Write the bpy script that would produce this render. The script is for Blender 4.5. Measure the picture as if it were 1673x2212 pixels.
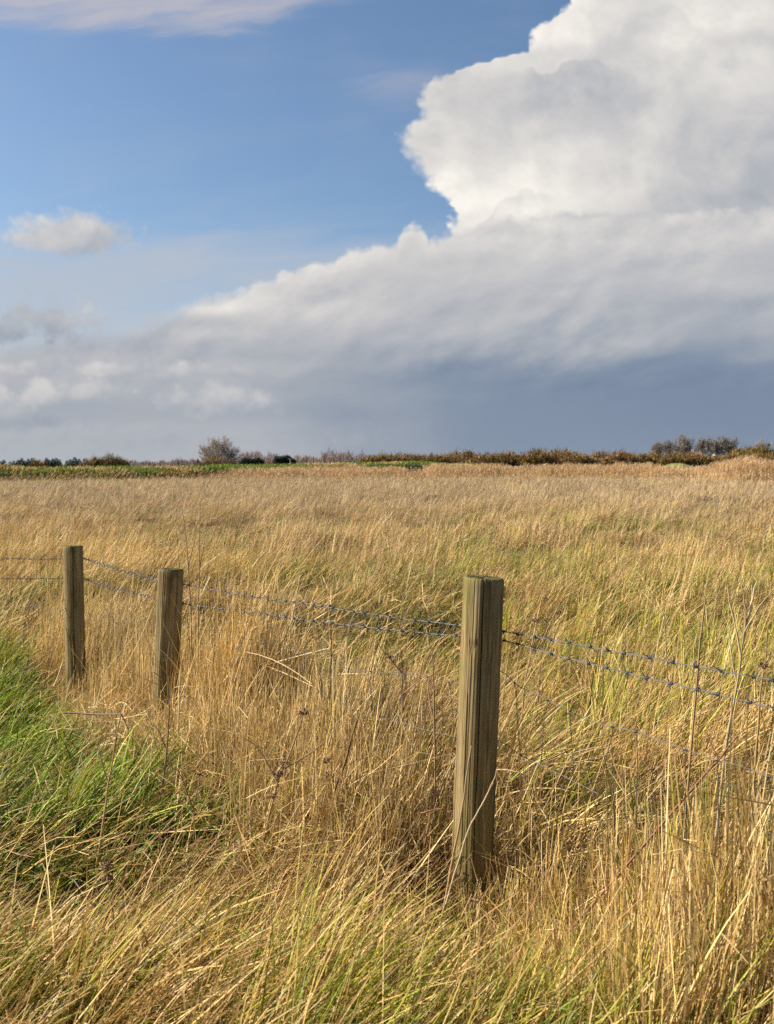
import bpy, math, random
import numpy as np
from mathutils import Vector

S = bpy.context.scene
for _o in list(bpy.data.objects):
    bpy.data.objects.remove(_o)
COL = S.collection

# ------------------------------------------------------------------ camera
EYE = 1.58          # metres above the ground at the nearest post
FP = 2150.0         # focal length in units of a 1673 x 2212 picture
CX, HY = 836.0, 1003.0
cam = bpy.data.cameras.new('camera')
cam.sensor_fit = 'VERTICAL'
cam.sensor_height = 36.0
cam.sensor_width = 36.0
cam.lens = 36.0 * FP / 2212.0
cam.shift_y = (HY - 1106.0) / 2212.0
cam.clip_start = 0.05
cam.clip_end = 20000
cam.dof.use_dof = True
cam.dof.focus_distance = 4.6
cam.dof.aperture_fstop = 5.6
co = bpy.data.objects.new('camera', cam)
COL.objects.link(co)
co.location = (0, 0, EYE)
co.rotation_euler = (math.radians(90), 0, 0)
S.camera = co
S.view_settings.view_transform = 'Standard'
S.view_settings.look = 'None'
S.view_settings.exposure = 1.2
S.view_settings.gamma = 1.0
S.view_settings.use_curve_mapping = False
S.render.engine = 'CYCLES'
S.cycles.use_denoising = False
S.cycles.max_bounces = 7
S.cycles.diffuse_bounces = 4
S.cycles.glossy_bounces = 2
S.cycles.transmission_bounces = 4
S.cycles.transparent_max_bounces = 4
S.cycles.caustics_reflective = False
S.cycles.caustics_refractive = False

# ------------------------------------------------------------------ sun and sky
SUN_EL = math.radians(33)
SUN_AZ = math.radians(-80)      # measured from the view direction (+Y), negative = left
sd = Vector((math.sin(SUN_AZ) * math.cos(SUN_EL), math.cos(SUN_AZ) * math.cos(SUN_EL), math.sin(SUN_EL)))
sun = bpy.data.lights.new('sun', 'SUN')
sun.energy = 4.9
sun.angle = math.radians(0.5)
sun.color = (1.0, 0.91, 0.75)
so = bpy.data.objects.new('sun', sun)
COL.objects.link(so)
so.location = (-30, 5, 30)
so.rotation_euler = (-sd).to_track_quat('-Z', 'Y').to_euler()

# small expression helper for shader nodes
class N:
    def __init__(self, t, s):
        self.t, self.s = t, s
    def _m(self, op, *a, clamp=False):
        n = self.t.nodes.new('ShaderNodeMath')
        n.operation = op
        n.use_clamp = clamp
        for i, v in enumerate((self,) + a):
            if isinstance(v, N):
                self.t.links.new(v.s, n.inputs[i])
            else:
                n.inputs[i].default_value = v
        return N(self.t, n.outputs[0])
    def __add__(self, o): return self._m('ADD', o)
    __radd__ = __add__
    def __sub__(self, o): return self._m('SUBTRACT', o)
    def __rsub__(self, o): return (self * -1.0) + o
    def __mul__(self, o): return self._m('MULTIPLY', o)
    __rmul__ = __mul__
    def __truediv__(self, o): return self._m('DIVIDE', o)
    def mx(self, o): return self._m('MAXIMUM', o)
    def mn(self, o): return self._m('MINIMUM', o)
    def pw(self, o): return self._m('POWER', o)
    def ab(self): return self._m('ABSOLUTE')
    def clamp(self): return self._m('ADD', 0.0, clamp=True)
    def f(self, op, *a): return self._m(op, *a)
    def smooth(self, a, b, lo=0.0, hi=1.0):
        n = self.t.nodes.new('ShaderNodeMapRange')
        n.interpolation_type = 'SMOOTHSTEP'
        self.t.links.new(self.s, n.inputs[0])
        for i, v in zip((1, 2, 3, 4), (a, b, lo, hi)):
            if isinstance(v, N):
                self.t.links.new(v.s, n.inputs[i])
            else:
                n.inputs[i].default_value = v
        return N(self.t, n.outputs[0])
    def lin(self, a, b, lo=0.0, hi=1.0):
        n = self.t.nodes.new('ShaderNodeMapRange')
        self.t.links.new(self.s, n.inputs[0])
        for i, v in zip((1, 2, 3, 4), (a, b, lo, hi)):
            n.inputs[i].default_value = v
        return N(self.t, n.outputs[0])
    def curve(self, pts, x0, x1, y0, y1):
        """piecewise curve through pts given in real units"""
        n = self.t.nodes.new('ShaderNodeFloatCurve')
        c = n.mapping.curves[0]
        pp = [((x - x0) / (x1 - x0), (y - y0) / (y1 - y0)) for x, y in pts]
        while len(c.points) < len(pp):
            c.points.new(0.5, 0.5)
        for p, (x, y) in zip(c.points, pp):
            p.location = (x, y)
            p.handle_type = 'AUTO_CLAMPED'
        n.mapping.update()
        self.t.links.new(self.lin(x0, x1).s, n.inputs['Value'])
        return N(self.t, n.outputs[0]) * (y1 - y0) + y0

def vec(t, x, y, z=0.0):
    n = t.nodes.new('ShaderNodeCombineXYZ')
    for i, v in enumerate((x, y, z)):
        if isinstance(v, N):
            t.links.new(v.s, n.inputs[i])
        else:
            n.inputs[i].default_value = v
    return N(t, n.outputs[0])

def noise(t, v, scale, detail=4.0, rough=0.55, lac=2.0, dist=0.0, out=0, dim='3D'):
    n = t.nodes.new('ShaderNodeTexNoise')
    n.noise_dimensions = dim
    t.links.new(v.s, n.inputs['Vector'])
    n.inputs['Scale'].default_value = scale
    n.inputs['Detail'].default_value = detail
    n.inputs['Roughness'].default_value = rough
    n.inputs['Lacunarity'].default_value = lac
    n.inputs['Distortion'].default_value = dist
    return N(t, n.outputs[out])

def voro(t, v, scale, smooth=0.4):
    n = t.nodes.new('ShaderNodeTexVoronoi')
    n.voronoi_dimensions = '2D'
    n.feature = 'SMOOTH_F1'
    t.links.new(v.s, n.inputs['Vector'])
    n.inputs['Scale'].default_value = scale
    n.inputs['Smoothness'].default_value = smooth
    return N(t, n.outputs['Distance'])

def ramp(t, v, stops):
    n = t.nodes.new('ShaderNodeValToRGB')
    e = n.color_ramp.elements
    while len(e) < len(stops):
        e.new(0.5)
    for k, (p, c) in zip(e, stops):
        k.position = p
        k.color = (c[0], c[1], c[2], 1)
    if isinstance(v, N):
        t.links.new(v.s, n.inputs[0])
    return N(t, n.outputs[0])

def mix(t, f, a, b, kind='MIX'):
    n = t.nodes.new('ShaderNodeMix')
    n.data_type = 'RGBA'
    n.blend_type = kind
    for s, v in ((n.inputs[0], f), (n.inputs[6], a), (n.inputs[7], b)):
        if isinstance(v, N):
            t.links.new(v.s, s)
        elif isinstance(v, (int, float)):
            s.default_value = v
        else:
            s.default_value = (v[0], v[1], v[2], 1)
    return N(t, n.outputs[2])

def srgb(r, g, b):
    f = lambda c: c / 12.92 if c <= 0.04045 else ((c + 0.055) / 1.055) ** 2.4
    return (f(r / 255), f(g / 255), f(b / 255))

def build_world():
    w = bpy.data.worlds.new('World')
    S.world = w
    w.use_nodes = True
    t = w.node_tree
    t.nodes.clear()
    out = t.nodes.new('ShaderNodeOutputWorld')
    bg = t.nodes.new('ShaderNodeBackground')
    bg2 = t.nodes.new('ShaderNodeBackground')
    ms = t.nodes.new('ShaderNodeMixShader')
    for b in (bg, bg2):
        b.inputs['Strength'].default_value = 0.05
    sky = t.nodes.new('ShaderNodeTexSky')
    sky.sky_type = 'NISHITA'
    sky.sun_disc = False
    sky.sun_elevation = SUN_EL
    sky.sun_rotation = SUN_AZ
    sky.air_density = 1.0
    sky.dust_density = 1.2
    sky.ozone_density = 1.6
    tc = t.nodes.new('ShaderNodeTexCoord')
    sp = t.nodes.new('ShaderNodeSeparateXYZ')
    t.links.new(tc.outputs['Generated'], sp.inputs[0])
    dx, dy, dz = (N(t, sp.outputs[i]) for i in range(3))
    base = mix(t, 1.0, N(t, sky.outputs[0]), (0.94, 1.05, 1.14), 'MULTIPLY')
    # world direction -> bearing and slope of sight; the clouds are laid out on the sky in those two angles
    az = dx.f('ARCTAN2', dy)
    hor = (dx * dx + dy * dy).f('SQRT').mx(0.02)
    slope = dz / hor
    # rest of the sky (behind, beside and overhead): scattered soft cloud
    far = noise(t, vec(t, dx * 2.0, dy * 2.0, dz * 4.0), 1.6, 4, 0.55)
    ms_f = az.ab().smooth(0.78, 0.98).mx(slope.smooth(0.85, 1.15))
    c2 = mix(t, far.smooth(0.46, 0.66) * 0.6, base, tuple(v * 8.72 for v in srgb(172, 173, 178)))
    t.links.new(c2.s, bg2.inputs['Color'])
    t.links.new(ms_f.s, ms.inputs[0])
    t.links.new(bg.outputs[0], ms.inputs[1])
    t.links.new(bg2.outputs[0], ms.inputs[2])
    t.links.new(ms.outputs[0], out.inputs[0])

    azc = az.mx(-1.1).mn(1.1)
    X = azc.f('TANGENT') * 2.15 + 0.836
    Y = (1.003 - slope / azc.f('COSINE') * 2.15).mx(-2.5)
    def gau(cx, cy, rx, ry):
        a = (X - cx) / rx
        b = (Y - cy) / ry
        return (a * a + b * b).f('MULTIPLY', -1.0).f('EXPONENT')
    n2 = lambda x, y, s, d=4, r=0.55: noise(t, vec(t, x, y), s, d, r, dim='2D')
    wa = n2(X, Y, 5.0) - 0.5
    wb = n2(X + 7.3, Y + 1.7, 19.0, 4, 0.6) - 0.5
    vo = voro(t, vec(t, X + wb * 0.03, Y * 1.15 + wa * 0.06), 24.0, 0.5)
    vo2 = voro(t, vec(t, X + wb * 0.02, Y * 1.1 + wa * 0.03), 58.0, 0.6)
    bil = vo * -0.6 + vo2 * -0.3 + 0.42            # cauliflower bumps
    # soft relief lit from the upper left: one field sampled twice
    def field(ox, oy):
        return n2((X + ox) + wa * 0.10, (Y + oy) * 1.25 + 3.0, 3.4, 6, 0.50)
    rel = field(0, 0) - field(-0.030, -0.030)
    def fieldb(ox, oy):
        x, y = X + ox, Y + oy + wa * 0.03
        return n2(x * 1.05 - y * 0.40 + 5.0, x * 0.80 + y * 2.3, 4.3, 6, 0.53)
    relb = fieldb(0, 0) - fieldb(-0.022, -0.018)
    big = n2(X + 9.0, Y * 1.7, 2.6, 3, 0.5) - 0.5
    streak = n2(X * 0.55 + wa * 0.05, Y * 4.5 + X * 0.5 + wa * 0.25 + 2.0, 3.2, 5, 0.55) - 0.5

    # ---- tall cumulonimbus on the right: left outline as a function of height
    xb = Y.curve([(-0.9, 1.75), (-0.45, 1.52), (-0.15, 1.34), (0.0, 1.235), (0.035, 1.195), (0.060, 1.155), (0.095, 1.150), (0.122, 1.095),
                  (0.140, 1.025), (0.160, 0.965), (0.185, 0.928), (0.215, 0.900), (0.240, 0.903), (0.280, 0.868), (0.310, 0.870),
                  (0.345, 0.885), (0.385, 0.912), (0.420, 0.948), (0.445, 0.974), (0.475, 0.981), (0.51, 0.987), (0.6, 1.0)],
                 -0.9, 0.6, 0.8, 1.8)
    sdc = X - xb + bil * 0.052 + wb * 0.036 + wa * 0.02
    soft = Y.smooth(0.15, 0.3, 0.016, 0.036) * Y.smooth(0.38, 0.46, 1.0, 0.35)
    m_cb = sdc.smooth(-0.008, soft)
    # ---- long bank along the horizon: top outline as a function of bearing
    yb = X.curve([(-1.5, 0.72), (-0.6, 0.74), (0.0, 0.712), (0.15, 0.700), (0.26, 0.685), (0.33, 0.670), (0.40, 0.652), (0.46, 0.640), (0.50, 0.632), (0.56, 0.612),
                  (0.62, 0.588), (0.70, 0.566), (0.755, 0.543), (0.80, 0.530), (0.845, 0.526), (0.868, 0.512), (0.879, 0.487),
                  (0.903, 0.484), (0.914, 0.507), (0.935, 0.514), (0.960, 0.506), (0.985, 0.503), (1.03, 0.492), (1.075, 0.478), (1.11, 0.466), (1.16, 0.468),
                  (1.25, 0.458), (1.4, 0.46), (1.7, 0.45), (3.0, 0.42)], -1.5, 3.0, 0.3, 0.8)
    crisp = X.smooth(0.28, 0.70)
    sdb = Y - yb + bil * (crisp * 0.022 + 0.010) + wb * 0.020 + (wa * 0.05 + streak * 0.03) * (1.0 - crisp)
    m_bk = sdb.smooth(-0.006, X.smooth(0.2, 0.62, 0.06, 0.016))

    # ---- brightness of the cumulonimbus (0 dark slate .. 1 sunlit white)
    Bc = (0.715 + gau(1.02, 0.45, 0.14, 0.075) * 0.24 + gau(0.93, 0.34, 0.08, 0.10) * 0.08 + gau(1.21, 0.06, 0.10, 0.08) * 0.20
          + gau(1.55, 0.05, 0.20, 0.14) * 0.14 + gau(1.20, 0.40, 0.2, 0.08) * 0.08 - gau(1.66, 0.36, 0.24, 0.16) * 0.22 - gau(1.28, 0.13, 0.16, 0.055) * 0.06
          - gau(1.35, 0.22, 0.3, 0.05) * 0.05)
    Bc = Bc + rel * 0.66 + big * 0.14 + wb * 0.09 + bil * 0.06 + bil * 0.10 * sdc.smooth(0.12, 0.0)
    Bc = Bc + sdc.smooth(0.03, 0.0) * 0.08
    # lobes of the same cloud catching the sun and shading the lobe behind them
    def lobe(B, pts, x0, x1, y0, y1, edge, depth, xa, xz, amt):
        l = Y - X.curve(pts, x0, x1, y0, y1) + bil * 0.030 + wb * 0.03
        return B - l.smooth(-0.006, edge) * l.smooth(depth, 0.0) * X.smooth(xa[0], xa[1]) * X.smooth(xz[1], xz[0]) * amt
    Bc = lobe(Bc, [(0.9, 0.12), (1.10, 0.17), (1.14, 0.152), (1.17, 0.168), (1.22, 0.135), (1.27, 0.128), (1.32, 0.145), (1.45, 0.20), (1.7, 0.23)],
              0.9, 1.7, 0.0, 0.5, 0.008, 0.12, (1.11, 1.17), (1.26, 1.42), 0.16)
    Bc = lobe(Bc, [(0.9, 0.53), (1.02, 0.50), (1.045, 0.478), (1.07, 0.45), (1.10, 0.424), (1.15, 0.415), (1.20, 0.425), (1.4, 0.47), (1.7, 0.5)],
              0.9, 1.7, 0.2, 0.7, 0.008, 0.09, (1.0, 1.05), (1.13, 1.26), 0.12)
    Bc = lobe(Bc, [(0.9, 0.10), (1.35, 0.02), (1.44, 0.0), (1.50, 0.05), (1.56, 0.075), (1.63, 0.06), (1.7, 0.09)],
              0.9, 1.7, -0.2, 0.3, 0.02, 0.10, (1.38, 1.46), (1.66, 1.9), 0.09)

    # ---- brightness of the bank
    dep = sdb.mx(0.0)
    Bb = Y.curve([(0.42, 0.72), (0.52, 0.69), (0.60, 0.60), (0.66, 0.53), (0.72, 0.46), (0.755, 0.37), (0.79, 0.24), (0.84, 0.17), (0.90, 0.17), (1.0, 0.20)], 0.4, 1.0, 0.0, 1.0)
    Bl = Y.curve([(0.50, 0.66), (0.62, 0.64), (0.68, 0.62), (0.72, 0.56), (0.76, 0.51), (0.81, 0.49), (0.85, 0.44), (0.89, 0.39), (0.93, 0.46), (1.0, 0.45)], 0.4, 1.0, 0.0, 1.0)
    fl = (X + big * 0.45 + wa * 0.2 - (Y - 0.85) * 0.4).smooth(0.40, 1.12)
    Bb = Bb * fl + Bl * (1.0 - fl)
    Bb = Bb + dep.smooth(0.07, 0.0) * X.smooth(0.2, 0.5) * X.smooth(1.15, 0.95) * 0.13
    low = Y.smooth(0.92, 0.74)
    Bb = Bb + relb * (big * 0.9 + 0.40) * low + bil * 0.12 * low * dep.smooth(0.2, 0.0) + streak * 0.16 * Y.smooth(1.0, 0.75) + big * 0.20 * low
    Bb = Bb - gau(1.75, 0.62, 0.5, 0.12) * 0.10 + gau(1.60, 0.615, 0.12, 0.03) * 0.12 - gau(1.7, 0.84, 0.5, 0.12) * 0.08
    Bb = Bb - gau(1.30, 0.462, 0.14, 0.010) * 0.12 - gau(0.33, 0.745, 0.16, 0.02) * 0.06 - gau(0.43, 0.70, 0.08, 0.014) * 0.08
    Bb = Bb + gau(0.55, 0.655, 0.16, 0.03) * 0.08 + gau(0.43, 0.668, 0.10, 0.012) * 0.12

    def puff(cx, cy, rx, ry, k=1.0, soft=0.5, flat=1.2):
        a = (X - cx) / rx
        b = (Y - cy) / ry
        b = b.mx(b * flat)
        e = 1.0 - (a * a + b * b).f('SQRT') + (bil * 0.8 + wb * 1.1 + wa * 1.0) * k
        return e.smooth(0.0, soft), b
    cl = lambda B: ramp(t, B, [(0.0, srgb(113, 130, 157)), (0.18, srgb(134, 148, 168)), (0.36, srgb(163, 170, 180)), (0.52, srgb(186, 188, 193)),
                               (0.68, srgb(208, 206, 205)), (0.84, srgb(228, 225, 220)), (1.0, srgb(252, 247, 238))])
    # thin high veils
    veil = ((streak * 2.6 + big * 0.9 + 0.78 - (Y - (0.115 - X * 0.05)).smooth(-0.10, 0.04) * 1.1) * X.smooth(0.98, 0.50)).smooth(0.1, 1.25) * 0.85
    veil2 = ((streak + 0.5) * gau(0.87, 0.18, 0.17, 0.055)).smooth(0.1, 0.9) * 0.45
    veil3 = (streak * 0.9 + 0.45 + Y.smooth(0.40, 0.66) * 0.55 - 0.2).smooth(0.1, 1.0) * Y.smooth(0.38, 0.56) * 0.92
    veil4 = (big + streak * 0.6 + 0.1).smooth(0.0, 0.8) * 0.20
    up = Y.smooth(-0.05, -0.6)       # broken cloud above the picture
    veil = veil.mx((big * 2.0 + streak).smooth(-0.2, 0.7) * up * 0.8)
    c = mix(t, veil4, base, (4.36, 4.54, 4.9))
    c = mix(t, veil.mx(veil2), c, tuple(v * 8.72 for v in srgb(190, 188, 197)))
    c = mix(t, veil3, c, tuple(v * 8.72 for v in srgb(184, 192, 204)))
    def lay(c, mask, B):
        return mix(t, mask, c, mix(t, 1.0, cl(B), (8.72, 8.72, 8.72), 'MULTIPLY'))
    m, b = puff(0.15, 0.510, 0.165, 0.066, 0.55, 0.50, 1.25)
    c = lay(c, m * 0.93, 0.62 - b * 0.10 + rel * 0.9 + gau(0.22, 0.485, 0.05, 0.03) * 0.1 + bil * 0.1)
    c = lay(c, m_cb, Bc)
    c = lay(c, m_bk, Bb)
    for (cx, cy, rx, ry, br, k, al) in ((0.11, 0.690, 0.13, 0.066, 0.44, 1.0, 0.9), (-0.01, 0.712, 0.11, 0.06, 0.38, 1.0, 0.85),
                                    (0.39, 0.800, 0.075, 0.026, 0.57, 0.9, 0.85), (0.24, 0.800, 0.17, 0.022, 0.53, 0.9, 0.8), (0.50, 0.805, 0.06, 0.02, 0.48, 0.9, 0.6),
                                    (0.47, 0.868, 0.15, 0.046, 0.50, 0.8, 0.85), (0.04, 0.800, 0.08, 0.024, 0.50, 0.9, 0.8), (0.085, 0.852, 0.060, 0.042, 0.60, 0.8, 0.9),
                                    (-0.06, 0.850, 0.10, 0.04, 0.55, 1.0, 0.8), (0.20, 0.845, 0.10, 0.034, 0.52, 1.0, 0.8), (0.01, 0.878, 0.09, 0.045, 0.48, 1.0, 0.8)):
        m, b = puff(cx, cy, rx, ry, k, 0.75)
        c = lay(c, m * al, br + 0.02 - b * 0.10 + rel * 0.9 + bil * 0.16)
    m, b = puff(0.04, 0.915, 0.24, 0.028, 1.0, 1.0)
    c = lay(c, m * 0.6, 0.25 - b * 0.04 + rel * 0.5)
    m, b = puff(0.30, 0.95, 0.65, 0.06, 0.9, 1.2)
    c = lay(c, m * 0.6, 0.42 + streak * 0.35)
    t.links.new(c.s, bg.inputs['Color'])
    w.cycles.sampling_method = 'MANUAL'
    w.cycles.sample_map_resolution = 512

build_world()

# ------------------------------------------------------------------ helpers for meshes
RNG = np.random.default_rng(11)

def tag(o, label=None, cat=None, group=None, kind=None):
    for k, v in (('label', label), ('category', cat), ('group', group), ('kind', kind)):
        if v:
            o[k] = v
    return o

def empty(name, loc=(0, 0, 0)):
    o = bpy.data.objects.new(name, None)
    o.empty_display_size = 0.1
    COL.objects.link(o)
    o.location = loc
    return o

def mesh_np(name, V, F, mat, col=None, parent=None, smooth=False, F3=None):
    """one mesh object from arrays: V (n,3), F (m,4) quads, F3 (k,3) triangles, col (n,3) albedo"""
    me = bpy.data.meshes.new(name)
    V = np.ascontiguousarray(V, np.float32)
    me.vertices.add(len(V))
    me.vertices.foreach_set('co', V.ravel())
    loops, starts, s = [], [], 0
    for A in (F, F3):
        if A is not None and len(A):
            A = np.asarray(A, np.int32)
            k = A.shape[1]
            loops.append(A.ravel())
            starts.append(s + np.arange(len(A), dtype=np.int32) * k)
            s += A.size
    L = np.concatenate(loops)
    st = np.concatenate(starts)
    me.loops.add(len(L))
    me.loops.foreach_set('vertex_index', L)
    me.polygons.add(len(st))
    me.polygons.foreach_set('loop_start', st)
    me.polygons.foreach_set('use_smooth', np.full(len(st), bool(smooth)))
    if col is not None:
        ca = me.color_attributes.new('Col', 'FLOAT_COLOR', 'POINT')
        c4 = np.ones((len(V), 4), np.float32)
        c4[:, :3] = col
        ca.data.foreach_set('color', c4.ravel())
    me.materials.append(mat)
    me.update(calc_edges=True)
    o = bpy.data.objects.new(name, me)
    COL.objects.link(o)
    if parent is not None:
        o.parent = parent
    return o

# lattice noise in the ground plane
_T = np.random.default_rng(5).random((256, 256)).astype(np.float32)
def vnoise(x, y):
    xi, yi = np.floor(x).astype(int), np.floor(y).astype(int)
    fx, fy = x - xi, y - yi
    fx, fy = fx * fx * (3 - 2 * fx), fy * fy * (3 - 2 * fy)
    a, b = _T[xi & 255, yi & 255], _T[(xi + 1) & 255, yi & 255]
    c, d = _T[xi & 255, (yi + 1) & 255], _T[(xi + 1) & 255, (yi + 1) & 255]
    return (a * (1 - fx) + b * fx) * (1 - fy) + (c * (1 - fx) + d * fx) * fy
def fbm(x, y, o=3):
    s, a, n = 0, 1.0, 0
    for i in range(o):
        s = s + a * vnoise(x * 2 ** i + 17.3 * i, y * 2 ** i - 9.1 * i)
        n += a
        a *= 0.5
    return s / n
def sstep(x, a, b):
    t = np.clip((x - a) / (b - a), 0, 1)
    return t * t * (3 - 2 * t)

# the fence line: N nearest post, M middle, L left
NP = np.array([0.338, 3.70]); MP = np.array([-1.345, 6.10]); LP = np.array([-2.53, 8.05])
FD = (LP - NP) / np.linalg.norm(LP - NP)        # along the fence, away from the camera
FN = np.array([FD[0] * 0 - FD[1], FD[0]])       # towards the camera side
if np.dot(-NP, FN) < 0:
    FN = -FN
def fence_st(x, y):
    return (x - NP[0]) * FN[0] + (y - NP[1]) * FN[1], (x - NP[0]) * FD[0] + (y - NP[1]) * FD[1]

def ground_h(x, y):
    x = np.asarray(x, float); y = np.asarray(y, float)
    s, t = fence_st(x, y)
    h = -0.20 * sstep(y, 3.2, 8.5)
    near = 1 - sstep(np.hypot(x, y), 40, 90)
    h = h + near * ((fbm(x * 0.35 + 3, y * 0.35, 3) - 0.5) * 0.16 + (fbm(x * 1.6, y * 1.6 + 40, 2) - 0.5) * 0.10 * (0.3 + 0.7 * sstep(np.abs(s), 0.2, 0.7)))
    # tussock mounds of the meadow
    fld = (1 - sstep(s, -0.7, -0.2)) * (1 - sstep(np.hypot(x, y), 45, 95))
    h = h + fld * 0.20 * (sstep(fbm(x * 0.75 + 21, y * 0.62 + 4, 2), 0.38, 0.72) - 0.4)
    # level round the feet of the posts
    for cx, cy, zz, r in ((NP[0] - 0.04, NP[1] - 0.28, -0.15, 0.60), (MP[0], MP[1] - 0.1, -0.22, 0.40), (LP[0], LP[1] - 0.4, -0.31, 0.75)):
        k = np.exp(-(((x - cx) / r) ** 2 + ((y - cy) / r) ** 2) ** 1.5)
        h = h * (1 - k) + zz * k
    # worn hollows on the near side of the fence
    for cx, cy, rx, ry, dp in ((-1.36, 3.55, 0.40, 0.19, 0.22), (-2.4, 6.35, 0.55, 0.26, 0.25), (-0.95, 4.02, 0.4, 0.08, 0.06)):
        h = h - dp * np.exp(-((x - cx) / rx) ** 2 - ((y - cy) / ry) ** 2)
    return h

# ------------------------------------------------------------------ materials
def new_mat(name):
    m = bpy.data.materials.new(name)
    m.use_nodes = True
    t = m.node_tree
    p = next(n for n in t.nodes if n.type == 'BSDF_PRINCIPLED')
    return m, t, p, next(n for n in t.nodes if n.type == 'OUTPUT_MATERIAL')

def blade_mat(name, trans=0.22, rough=0.5, spec=0.15, gain=0.98):
    """leaf and straw: colour of each blade from its attribute, some light passing through"""
    m, t, p, out = new_mat(name)
    a = t.nodes.new('ShaderNodeAttribute')
    a.attribute_name = 'Col'
    c = N(t, a.outputs['Color'])
    if gain != 1.0:
        c = mix(t, 1.0, c, (gain, gain, gain), 'MULTIPLY')
    t.links.new(c.s, p.inputs['Base Color'])
    p.inputs['Roughness'].default_value = rough
    p.inputs['Specular IOR Level'].default_value = spec
    if trans > 0:
        tr = t.nodes.new('ShaderNodeBsdfTranslucent')
        t.links.new(c.s, tr.inputs['Color'])
        ms = t.nodes.new('ShaderNodeMixShader')
        ms.inputs[0].default_value = trans
        t.links.new(p.outputs[0], ms.inputs[1])
        t.links.new(tr.outputs[0], ms.inputs[2])
        t.links.new(ms.outputs[0], out.inputs['Surface'])
    return m

M_BLADE = blade_mat('grass_blade')
M_FAR = blade_mat('far_grass_blade', 0.25, 0.6, 0.15)
M_TWIG = blade_mat('twig', 0.0, 0.7, 0.2)
M_LEAF = blade_mat('shrub_leaf', 0.2, 0.6, 0.2)
M_STEM = blade_mat('dry_stem', 0.0, 0.55, 0.3)

def ground_mat():
    m, t, p, out = new_mat('meadow_soil')
    g = t.nodes.new('ShaderNodeNewGeometry')
    pos = N(t, g.outputs['Position'])
    n1 = noise(t, pos, 0.6, 5, 0.6)
    n2 = noise(t, pos, 9.0, 4, 0.6)
    c = ramp(t, n1 * 0.6 + n2 * 0.4, [(0.25, (0.040, 0.028, 0.013)), (0.5, (0.095, 0.070, 0.030)), (0.75, (0.17, 0.125, 0.055))])
    t.links.new(c.s, p.inputs['Base Color'])
    p.inputs['Roughness'].default_value = 1.0
    p.inputs['Specular IOR Level'].default_value = 0.05
    return m

def build_ground():
    # one sheet: fine near the camera, reaching the horizon
    r = np.concatenate([np.linspace(0.0, 14, 90), np.geomspace(14.6, 9000, 60)])
    a = np.linspace(-math.pi, math.pi, 161)[:-1]
    # denser in front
    a = np.sign(a) * (np.abs(a) / math.pi) ** 1.7 * math.pi
    R, A = np.meshgrid(r, a, indexing='ij')
    x, y = R * np.sin(A), R * np.cos(A)
    V = np.stack([x, y, ground_h(x, y)], -1).reshape(-1, 3)
    nr, na = R.shape
    i, j = np.meshgrid(np.arange(nr - 1), np.arange(na), indexing='ij')
    j2 = (j + 1) % na
    F = np.stack([i * na + j, i * na + j2, (i + 1) * na + j2, (i + 1) * na + j], -1).reshape(-1, 4)
    o = mesh_np('ground', V, F[:, ::-1], ground_mat(), smooth=True)
    tag(o, 'flat marshland meadow under the dry grass, reaching the horizon', 'ground', kind='structure')

build_ground()

# ------------------------------------------------------------------ blades of grass
def blades(root, L, az, lean, curve, w, col, nseg=3, tipw=0.15, col2=None, phi=None, drift=0.0, kink=None):
    """ribbons: root (n,3), length, bearing of lean, start tilt, added tilt to the tip, width, colour"""
    n = len(root)
    L, az, lean, curve, w = (np.broadcast_to(np.asarray(v, float), (n,)) for v in (L, az, lean, curve, w))
    if phi is None:
        phi = RNG.uniform(-1.25, 1.25, n)
    if np.ndim(drift) or drift:
        drift = np.broadcast_to(drift, (n,))
    else:
        drift = np.zeros(n)
    P = np.array(root, float)
    out = np.empty((n, nseg + 1, 2, 3), np.float32)
    step = L / nseg
    for k in range(nseg + 1):
        s = k / nseg
        th = lean + curve * s
        if kink is not None:
            th = th + kink[1] * (s > kink[0])
        a = az + drift * s
        d = np.stack([np.sin(th) * np.cos(a), np.sin(th) * np.sin(a), np.cos(th)], -1)
        h = np.stack([-np.sin(a), np.cos(a), np.zeros(n)], -1)
        nv = np.cross(d, h)
        wv = np.cos(phi)[:, None] * h + np.sin(phi)[:, None] * nv
        ww = (w * (1 - (1 - tipw) * s ** 1.6) * 0.5)[:, None]
        out[:, k, 0] = P - wv * ww
        out[:, k, 1] = P + wv * ww
        P = P + d * step[:, None]
    V = out.reshape(-1, 3)
    b = (np.arange(n) * (nseg + 1) * 2)[:, None]
    k = np.arange(nseg)[None] * 2
    F = np.stack([b + k, b + k + 1, b + k + 3, b + k + 2], -1).reshape(-1, 4)
    if col2 is None:
        C = np.repeat(col, (nseg + 1) * 2, 0)
    else:
        s = np.repeat(np.linspace(0, 1, nseg + 1), 2)[None, :, None]
        C = (col[:, None] * (1 - s) + col2[:, None] * s).reshape(-1, 3)
    return V, F, C

class Pile:
    """collects blades for one mesh"""
    def __init__(self):
        self.v, self.f, self.c, self.n = [], [], [], 0
    def add(self, vfc):
        V, F, C = vfc
        self.v.append(V.astype(np.float32)); self.f.append(F + self.n); self.c.append(C.astype(np.float32))
        self.n += len(V)
    def build(self, name, mat, parent=None):
        return mesh_np(name, np.concatenate(self.v), np.concatenate(self.f), mat, np.concatenate(self.c), parent)

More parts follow.
